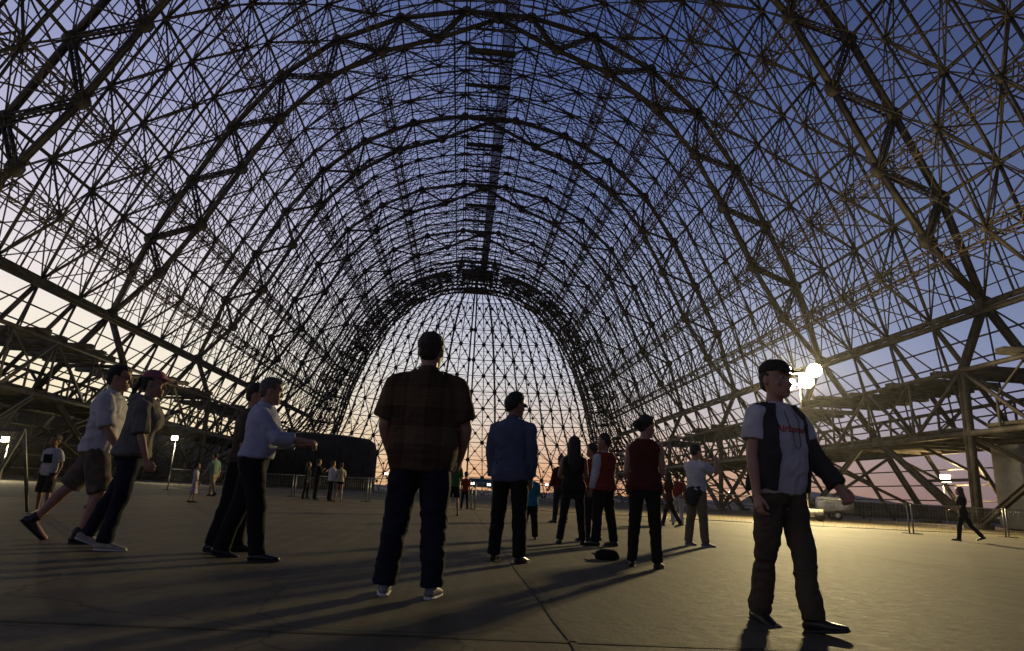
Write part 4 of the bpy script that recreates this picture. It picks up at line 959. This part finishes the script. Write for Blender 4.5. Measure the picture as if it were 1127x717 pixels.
# distant left people
human('distant person in a sage green shirt and tan trousers walking to the left', -11.1, 28.6, 66, 1.78, ((-20, 4, 6, 22), (20, 4, 14, -4)), ((16, 7, 24, 4, 35), (-16, 7, 14, 4, 35)), lean=6, hair='brown', top=sh(MINT, hem=.88, sleeve=.42, ease=.024), bottom=tr(TANT, loose=1.1), shoes=dict(mat=BLKSHOE), vox=.017, seed=9)
human('distant figure dressed all in black beside the tan trousers', -10.9, 30.4, 150, 1.76, ((3, 4, 4, 0), (-3, 4, 4, 0)), A_DOWN, hair='black', top=sh(BLACKC, hem=.86, sleeve=.9), bottom=tr(BLACKT), shoes=dict(mat=BLKSHOE), vox=.018, seed=10)
human('distant figure in dark clothes raising a hand to the face near the fence post', -7.45, 31.4, -60, 1.82, ((3, 4, 4, 0), (-3, 4, 4, 0)), ((30, 8, 110, 20, 60), (26, 10, 100, 20, 60)), hair='brown', top=sh(BLACKC, hem=.84, sleeve=.9, ease=.03), bottom=tr(BLACKT, loose=1.15), shoes=dict(mat=BLKSHOE), vox=.017, seed=11)
human('distant woman in black turned towards the figure raising a hand', -8.0, 31.9, -100, 1.68, ((3, 4, 4, 0), (-3, 4, 4, 0)), ((20, 8, 80, 10, 50), (4, 8, 12, 4, 40)), sex='f', hair='brown', hairstyle='long', top=sh(BLACKC, hem=.84, sleeve=.9), bottom=tr(BLACKT), shoes=dict(mat=BLKSHOE), vox=.018, seed=12)
human('distant woman in a pale yellow top and dark shorts by the fence', -6.15, 29.9, 10, 1.66, ((3, 3, 4, 0), (-2, 3, 4, 0)), ((6, 8, 50, 40, 40), (6, 8, 50, 40, 40)), sex='f', hair='brown', top=sh(YELL, hem=.90, sleeve=.36), bottom=dict(kind='shorts', mat=BLACKC, loose=1.0, len=.4), shoes=dict(mat=BLKSHOE), vox=.016, seed=13)
human('distant man in a white shirt standing behind the pale yellow top', -6.55, 30.1, -50, 1.72, ((3, 3, 4, 0), (-2, 3, 4, 0)), A_DOWN, hair='black', top=sh(WHITE, hem=.88, sleeve=.9), bottom=tr(BLACKT), shoes=dict(mat=BLKSHOE), vox=.017, seed=14)
human('distant child in a pinkish white dress seen past the pink-capped walker', -8.6, 20.2, -70, 1.1, ((6, 3, 6, 0), (-6, 3, 6, 0)), ((10, 14, 20, 4, 40), (10, 14, 20, 4, 40)), sex='k', hair='brown', hairstyle='pony', top=sh(WHITE, hem=.9, sleeve=.3), bottom=dict(kind='skirt', mat=cloth('pale_pink_cotton', (.48, .40, .46)), hem=.42, flare=.7), shoes=dict(mat=BLKSHOE), vox=.015, seed=15)
# centre background
human('person in a green top and black shorts standing just right of the plaid shirt', -1.08, 19.9, 12, 1.70, ((2, 5, 3, 0), (-2, 6, 3, 0)), ((24, 10, 90, 16, 50), (8, 12, 60, 30, 40)), hair='brown', top=sh(GREEN, hem=.86, sleeve=.38, ease=.03), bottom=dict(kind='shorts', mat=BLACKC, loose=1.05, len=.85), shoes=dict(mat=BLKSHOE), vox=.014, seed=16)
human('child in a red top and cropped trousers behind the green top', -.66, 26.6, 10, 1.45, ((2, 4, 3, 0), (-2, 4, 3, 0)), A_DOWN, sex='k', hair='brown', top=sh(RED, hem=.84, sleeve=.4), bottom=tr(BLACKC), shoes=dict(mat=CREAMSHOE), vox=.016, seed=17)
human('boy in a turquoise T-shirt and black trousers standing with his back to us', .27, 11.0, 4, 1.10, ((2, 5, 3, 0), (-2, 5, 3, 0)), ((10, 8, 70, 24, 40), (14, 8, 76, 24, 40)), sex='k', hair='black', hairstyle='full', skin='tan', top=sh(TURQ, hem=.84, sleeve=.40, ease=.03, se=.02), bottom=tr(BLACKC, loose=1.25), shoes=dict(mat=BLKSHOE), vox=.013, seed=18, bulk=1.15)
human('person in a dark red top and jeans standing behind the long-haired woman', 1.88, 18.4, 30, 1.80, ((3, 4, 4, 0), (-3, 4, 4, 0)), ((10, 8, 40, 20, 40), (4, 8, 16, 4, 40)), hair='black', top=sh(DRED, hem=.88, sleeve=.9, ease=.026), bottom=tr(JEANS), shoes=dict(mat=BLKSHOE), vox=.014, seed=19)
human('woman with long dark hair, black top and heeled boots seen from behind', .86, 10.3, -8, 1.62, ((-4, 8, 4, 6), (0, 5, 4, 0)), ((10, 14, 74, 34, 40), (14, 10, 84, 30, 40)), sex='f', skin='tan', hairstyle='long', hair='black', top=sh(BLACKC, hem=.74, sleeve=0, strap=True, ease=.020, flare=.05), bottom=tr(BLACKT, loose=.97), shoes=dict(mat=BLKSHOE, high=True, heel=True), vox=.011, seed=20, head=(10, 0), bulk=1.08)
human('man in a red waistcoat over white sleeves turning to the long-haired woman', 1.34, 10.3, 40, 1.69, ((3, 6, 4, 0), (-4, 5, 4, 0)), ((2, 9, 16, 10, 40), (6, 8, 22, 14, 40)), skin='tan', hair='black', hairstyle='full', top=sh(WHITE, hem=.90, sleeve=.92, ease=.018), jacket=dict(mat=RED, hem=.86, ease=.028, open=24, name='waistcoat'), bottom=tr(BLACKT, loose=1.05), shoes=dict(mat=BLKSHOE), vox=.011, seed=21, head=(28, 0))
human('person in a red shirt and dark jeans mostly hidden by the red waistcoat', 1.36, 11.4, 60, 1.62, ((3, 5, 4, 0), (-4, 5, 4, 0)), ((16, 8, 70, 20, 40), (6, 8, 20, 10, 40)), skin='tan', hair='black', top=sh(RED, hem=.86, sleeve=.4, ease=.022), bottom=tr(JEANS), shoes=dict(mat=BLKSHOE), vox=.014, seed=22)
human('woman in a sleeveless maroon top, hair in a bun, looking up right', 1.14, 7.28, -24, 1.63, ((2, 4, 3, 0), (-2, 4, 3, 0)), ((2, 9, 40, 26, 40), (4, 8, 50, 40, 40)), sex='f', skin='light', hair='black', hairstyle='bun', top=sh(DRED, hem=.88, sleeve=0, ease=.018), bottom=tr(BLACKT, loose=.98), shoes=dict(mat=BLKSHOE), vox=.010, seed=23, head=(-42, 8), bulk=1.12)
human('distant woman in a maroon dress and dark leggings walking to the left', 5.35, 19.6, 60, 1.62, ((-22, 4, 10, 14), (22, 4, 8, -6)), ((30, 8, 100, 20, 50), (-8, 8, 20, 4, 40)), lean=4, sex='f', hair='black', hairstyle='long', top=sh(DRED, hem=.60, sleeve=.4, flare=.15), bottom=tr(BLACKC, loose=.95), shoes=dict(mat=BLKSHOE), vox=.014, seed=24)
human('distant person in a red shirt and white trousers beside the maroon dress', 6.12, 21.2, -20, 1.64, ((8, 4, 4, 0), (-8, 4, 4, 6)), A_DOWN, hair='black', top=sh(RED, hem=.90, sleeve=.4), bottom=tr(WHTT), shoes=dict(mat=BLKSHOE), vox=.015, seed=25)
ph_ = human('man in a white T-shirt and khaki trousers lifting a camera to his eye', 3.14, 11.2, -64, 1.69, ((-2, 5, 3, 0), (4, 4, 3, 0)), ((64, 6, 92, 22, 60), (66, 8, 94, 22, 60)), hair='black', top=sh(WHITE, hem=.94, sleeve=.34, ease=.024, se=.022), bottom=tr(KHAKI, loose=1.06), shoes=dict(mat=GREYSHOE, sole=SOLE), vox=.011, seed=26, head=(0, 6))
# jacket tied round his waist
S = Soft(); S.sect([(.70, .10, -.09, -.15, .0), (.80, .15, -.06, -.17, 0), (.90, .185, .02, -.17, 0), (1.0, .185, .13, -.13, 0), (1.03, .17, .12, -.12, 0)]); S.tube([((.0, .135, 1.0), .03, .03), ((.03, .16, .88), .03, .022), ((.04, .15, .74), .025, .018)]); S.tube([((-.02, .135, 1.0), .03, .03), ((-.05, .155, .9), .03, .022), ((-.07, .14, .80), .025, .018)])
ph_['M4'](S.skin('tied_jacket', NAVY, ph_['root'], .012, 2, fold=.008))
def in_hand(name, box, label, cat, m_, P, mid_pt, rz, lens=True):
    w = P['root'].matrix_basis @ Vector(tuple(np.array(mid_pt)*P['K']+np.array([0, 0, P['dz']*P['K']])))
    e = empty(name, tuple(w), rz, label, cat); b = Bars(); b.box(-box[0]/2, box[0]/2, -box[1]/2, box[1]/2, -box[2]/2, box[2]/2); b.build('case', BLKSHOE, e)
    if lens: b = Bars(); b.cyl((0, box[1]/2, 0), (0, box[1]/2+.03, 0), .022, .02); b.build('lens', GALV, e)
bpy.context.view_layer.update()
hc = (ph_['Ar'][0][2]+ph_['Ar'][1][2])/2+(ph_['Ar'][0][3]+ph_['Ar'][1][3])/2*.10
in_hand('compact_camera', (.10, .03, .062), 'small camera held up by the man in the white T-shirt', 'camera', BLKSHOE, ph_, hc, R(-64))
# walking man on the right
wk = human('man in a cap, white T-shirt with red lettering and dark jacket striding towards us', 1.12, 4.12, -156, 1.645, ((15, -4, 4, -10), (-8, -3, 7, 8)), ((22, 12, 12, 2, 46), (-2, 9, 12, 4, 34)),
      lean=2, skin='light', hair='brown', cap=(.045, .04, .032), top=sh(WHITE, hem=.86, sleeve=.30, ease=.020, se=.020, fold=.010, flare=.05), jacket=dict(mat=cloth('charcoal_fleece', (.04, .037, .04)), hem=.88, ease=.038, open=42, left=.94), bottom=tr(OLIVET, loose=1.0, waist=1.0, fold=.011), shoes=dict(mat=BLKSHOE, sole=SOLED), vox=.009, seed=27, head=(-4, 0), facial=True, bulk=.98, belly=.045)
# red lettering, lanyard and badge on his shirt
def onto(P, pts, objname, off=.004):
    """drop points (x, z) onto the front of a garment, in the garment's own space"""
    ob = [o for o in P['root'].children if o.name.split('.')[0] == objname][0]
    from mathutils.bvhtree import BVHTree
    me = ob.data; bv = BVHTree.FromPolygons([v.co for v in me.vertices], [p.vertices for p in me.polygons])
    out = []
    for x, z in pts:
        h = bv.ray_cast(Vector((x, .6, z)), Vector((0, -1, 0)))[0]
        out.append((x, (h.y if h else .15)+off, z))
    return out, ob
def lettering(P, text, size, z, objname, material, x0=0):
    cu = D.curves.new('t', 'FONT'); cu.body = text; cu.size = size; cu.align_x = 'CENTER'; cu.offset = .0016; to = D.objects.new('t', cu); COL.objects.link(to)
    dg = bpy.context.evaluated_depsgraph_get(); me = D.meshes.new_from_object(to.evaluated_get(dg)); D.objects.remove(to)
    import bmesh
    bm = bmesh.new(); bm.from_mesh(me); bmesh.ops.triangulate(bm, faces=bm.faces)
    bmesh.ops.subdivide_edges(bm, edges=bm.edges, cuts=2, use_grid_fill=True)
    pts = [(x0-v.co.x, z+v.co.y) for v in bm.verts]; q, ob = onto(P, pts, objname)
    for v, c in zip(bm.verts, q): v.co = c
    bm.to_mesh(me); bm.free(); me.materials.clear(); me.materials.append(material)
    o = D.objects.new('lettering', me); COL.objects.link(o); o.parent = ob; return o
lettering(wk, 'Airborne', .064, 1.262, 'shirt', mat('red_print', (.55, .05, .03), .8), .028)
S = Soft()
for s in (-1, 1):
    ps, _ = onto(wk, [(s*.055, 1.40), (s*.045, 1.34), (s*.035, 1.26), (s*.028, 1.17)], 'shirt', .008)
    S.tube([(p, .0035, .003) for p in ps], k=6)
ps, _ = onto(wk, [(-.028, 1.17), (0, 1.155), (.028, 1.17)], 'shirt', .009); S.tube([(p, .0035, .003) for p in ps], k=6)
wk['M4'](S.skin('lanyard', BLKSHOE, wk['root'], .003, 0))
# white stripes on his shoes
for so in [o for o in wk['root'].children if o.name.startswith('shoe')]:
    me = so.data; c = sum((v.co for v in me.vertices), Vector())/len(me.vertices)
# black print on the child's shirt is part of the shirt front
kd = [o for o in D.objects if o.get('label', '').startswith('child in a white T-shirt')][0]
class _P(dict): pass
pk = {'root': kd}
def patch(P, x0, x1, z0, z1, objname, material, name):
    n = 12; pts = [(x0+(x1-x0)*i/n+.006*math.sin(j*2.1), z0+(z1-z0)*j/n+.006*math.sin(i*1.7)) for j in range(n+1) for i in range(n+1)]
    q, ob = onto(P, pts, objname, .006); Fc = [(j*(n+1)+i, j*(n+1)+i+1, (j+1)*(n+1)+i+1, (j+1)*(n+1)+i) for j in range(n) for i in range(n)]
    o = mesh_obj(name, q, Fc, material, ob); return o
patch(pk, -.105, .105, 1.13, 1.33, 'shirt', BLACKC, 'printed_patch')
# shirt-back panel of the plaid man: a faded patch pocket-sized block
# girl on the far right
gr_ = human('long-haired woman in black walking to the left at the far right', 14.3, 19.3, 60, 1.60, ((-24, 4, 16, 18), (16, 4, 8, -4)), ((14, 8, 60, 14, 50), (-14, 8, 20, 4, 40)), lean=3, sex='f', hair='auburn', hairstyle='long', top=sh(BLACKC, hem=.86, sleeve=.38, ease=.024), bottom=tr(BLACKT, loose=.97), shoes=dict(mat=BLKSHOE), vox=.014, seed=28)
# bag on the slab behind the woman in maroon
e = empty('bag', (.90, 8.05, .012), R(20), 'black soft bag lying on the concrete behind the maroon top', 'bag')
S = Soft(); S.sect([(.010, .15, .08, -.08), (.04, .16, .09, -.09), (.08, .13, .07, -.08), (.105, .07, .04, -.05)], n=2.6); S.skin('body', BLACKC, e, .01, 2, fold=.012, fscale=(12, 12, 12))
S = Soft(); S.tube([((-.09, 0, .075), .008, .012), ((-.15, .09, .05), .008, .012), ((-.12, .16, .05), .008, .012), ((0, .17, .015), .008, .012), ((.1, .11, .05), .008, .012), ((.09, 0, .075), .008, .012)]); S.skin('strap', BLKSHOE, e, .007, 0)

# ------------------------------------------------------------------ fence panels, trailer, mesh frame, tent
FW = [(-16.5, 37.2), (-13.2, 36.8), (-9.5, 35.9), (-5.11, 32), (-.26, 28.3), (3.17, 26.6), (7.4, 25.4), (11.93, 24.4), (16.29, 24.5), (21.4, 26.0), (25.4, 27.2)]
desc = ['at the far left by the sheds', 'behind the sage green walker', 'behind the dark figures', 'between the pale yellow top and the plaid shirt', 'behind the blue shirt and the boy', 'behind the long-haired woman', 'behind the maroon dress', 'behind the walking man in a cap', 'in front of the white generator', 'beside the woman walking at the far right']
for i in range(10):
    p, q = Vector((*FW[i], 0)), Vector((*FW[i+1], 0)); d = q-p; L = d.length
    e = empty('fence_panel', tuple(p), math.atan2(d.y, d.x), f'thin metal crowd fence panel {desc[i]}', 'fence', 'fence panels across the floor')
    b = Bars()
    b.cyl((.06, 0, .03), (.06, 0, 1.14), .028); b.cyl((L-.12, 0, .03), (L-.12, 0, 1.14), .028); b.build('posts', GALV, e)
    b = Bars(); b.cyl((.06, 0, 1.10), (L-.12, 0, 1.10), .018, k=8); b.cyl((.06, 0, .12), (L-.12, 0, .12), .012, k=8); b.build('rail', GALV, e)
    b = Bars(); n = int(L/.16)
    for k in range(1, n): x = .06+(L-.18)*k/n; b.bar((x, 0, .12), (x, 0, 1.10), .004)
    for k in range(1, 7): b.bar((.06, 0, .12+k*.14), (L-.12, 0, .12+k*.14), .004)
    b.build('mesh_infill', GALV, e)
    b = Bars(); b.box(-.02, .14, -.32, .32, .0, .035); b.build('foot', RUBBER, e); b = Bars(); b.box(L-.20, L-.04, -.32, .32, .0, .035); b.build('foot', RUBBER, e)
# generator trailer
e = empty('generator_trailer', (28.3, 50.2, 0), R(-18), 'white generator trailer parked beyond the fence on the right', 'trailer')
import bmesh
def bevel_box(name, x0, x1, y0, y1, z0, z1, bev, m_, parent):
    bm = bmesh.new(); bmesh.ops.create_cube(bm, size=1)
    for v in bm.verts: v.co = Vector(((x0+x1)/2+v.co.x*(x1-x0), (y0+y1)/2+v.co.y*(y1-y0), (z0+z1)/2+v.co.z*(z1-z0)))
    bmesh.ops.bevel(bm, geom=bm.edges, offset=bev, segments=3, affect='EDGES'); me = D.meshes.new(name); bm.to_mesh(me); bm.free(); me.materials.append(m_)
    me.polygons.foreach_set('use_smooth', [True]*len(me.polygons)); o = D.objects.new(name, me); COL.objects.link(o); o.parent = parent; return o
hs_ = bevel_box('housing', -1.35, 1.15, -.75, .75, .62, 1.72, .12, WHITEP, e)
b = Bars()
for k in range(9): b.bar((-1.0+k*.09, -.762, .85), (-1.0+k*.09, -.762, 1.35), .03, .012)
b.build('vent_grille', DARKB, hs_)
b = Bars(); b.box(.1, .9, -.765, -.75, .75, 1.5); b.build('door', WHITEP, hs_)
b = Bars(); b.box(-1.4, 1.2, -.6, .6, .48, .60); b.bar((1.2, -.4, .54), (2.4, 0, .5), .09); b.bar((1.2, .4, .54), (2.4, 0, .5), .09); b.bar((2.3, 0, .02), (2.3, 0, .7), .07); b.build('chassis', STEELD, e)
for s in (-1, 1):
    b = Bars(); b.cyl((-.1, s*.82-.1, .36), (-.1, s*.82+.1, .36), .36, .36, 22); w_ = b.build('wheel', RUBBER, e)
    b = Bars(); b.cyl((-.1, s*.82-.11, .36), (-.1, s*.82+.11, .36), .17, .17, 16); b.build('rim', WHITEP, w_)
    b = Bars(); b.box(-.6, .4, min(s*.72, s*.95), max(s*.72, s*.95), .76, .80); b.build('mudguard', WHITEP, e)
# leaning mesh frame at the far left
e = empty('mesh_frame', (-8.55, 10.9, .01), R(-20), 'pale metal mesh frame leaning at the far left edge', 'frame')
b = Bars(); k = .28
c4 = [(-1.3, 0, .02), (.45, 0, .02), (.45+k, .25, 1.28), (-1.3+k, .25, 1.28)]
for i in range(4): b.bar(c4[i], c4[(i+1) % 4], .045, .045)
b.build('frame', mat('cream_painted_steel', (.26, .25, .18), .6), e)
b = Bars()
for i in range(1, 34): t = i/34; b.bar(tuple(Vector(c4[0]).lerp(Vector(c4[1]), t)), tuple(Vector(c4[3]).lerp(Vector(c4[2]), t)), .006)
for i in range(1, 26): t = i/26; b.bar(tuple(Vector(c4[0]).lerp(Vector(c4[3]), t)), tuple(Vector(c4[1]).lerp(Vector(c4[2]), t)), .006)
b.build('wire_mesh', mat('wire', (.35, .34, .26), .5), e)
b = Bars(); b.bar((.45+k, .25, 1.28), (.3, .95, .02), .04); b.build('prop', GALV, e)
b = Bars(); b.bar((-1.3+k, .25, 1.28), (-1.45, .95, .02), .04); b.build('prop', GALV, e)
# blue canopy tent far beyond the door
e = empty('canopy_tent', (4.6, 182, 0), 0, 'blue canopy tent far behind the blue-shirted man', 'tent')
V = [(-4.6, -2, 2.4), (4.6, -2, 2.4), (4.6, 2, 2.4), (-4.6, 2, 2.4), (-3, 0, 4.4), (3, 0, 4.4), (-4.6, -2, 2.1), (4.6, -2, 2.1), (4.6, 2, 2.1), (-4.6, 2, 2.1)]
mesh_obj('canopy', V, [(0, 1, 5, 4), (1, 2, 5), (2, 3, 4, 5), (3, 0, 4), (6, 7, 1, 0), (7, 8, 2, 1), (8, 9, 3, 2), (9, 6, 0, 3), (9, 8, 7, 6)], cloth('blue_canvas', (.05, .20, .34)), e)
b = Bars()
for x in (-4.5, -1.5, 1.5, 4.5):
    for y in (-1.95, 1.95): b.bar((x, y, 0), (x, y, 2.4), .08)
b.build('poles', GALV, e)
# parked cars far off
def car(x, y, rz, m_, label):
    e = empty('parked_car', (x, y, 0), rz, label, 'car', 'cars parked far beyond the door')
    bevel_box('body', -2.1, 2.1, -.85, .85, .3, .92, .16, m_, e); bevel_box('cabin', -1.1, 1.3, -.72, .72, .93, 1.42, .2, DARKB, e)
    for a in (-1.3, 1.3):
        for s in (-1, 1): b = Bars(); b.cyl((a, s*.86-.1, .32), (a, s*.86+.1, .32), .32, .32, 16); b.build('wheel', RUBBER, e)
car(14.6, 178, .3, mat('red_car_paint', (.35, .03, .025), .35), 'red car parked beyond the boy in turquoise')
car(20.5, 181, 0, mat('grey_car_paint', (.2, .2, .2), .35), 'grey car parked right of the red car')
car(26.5, 177, .2, mat('dark_car_paint', (.06, .06, .07), .35), 'dark car parked behind the long-haired woman')
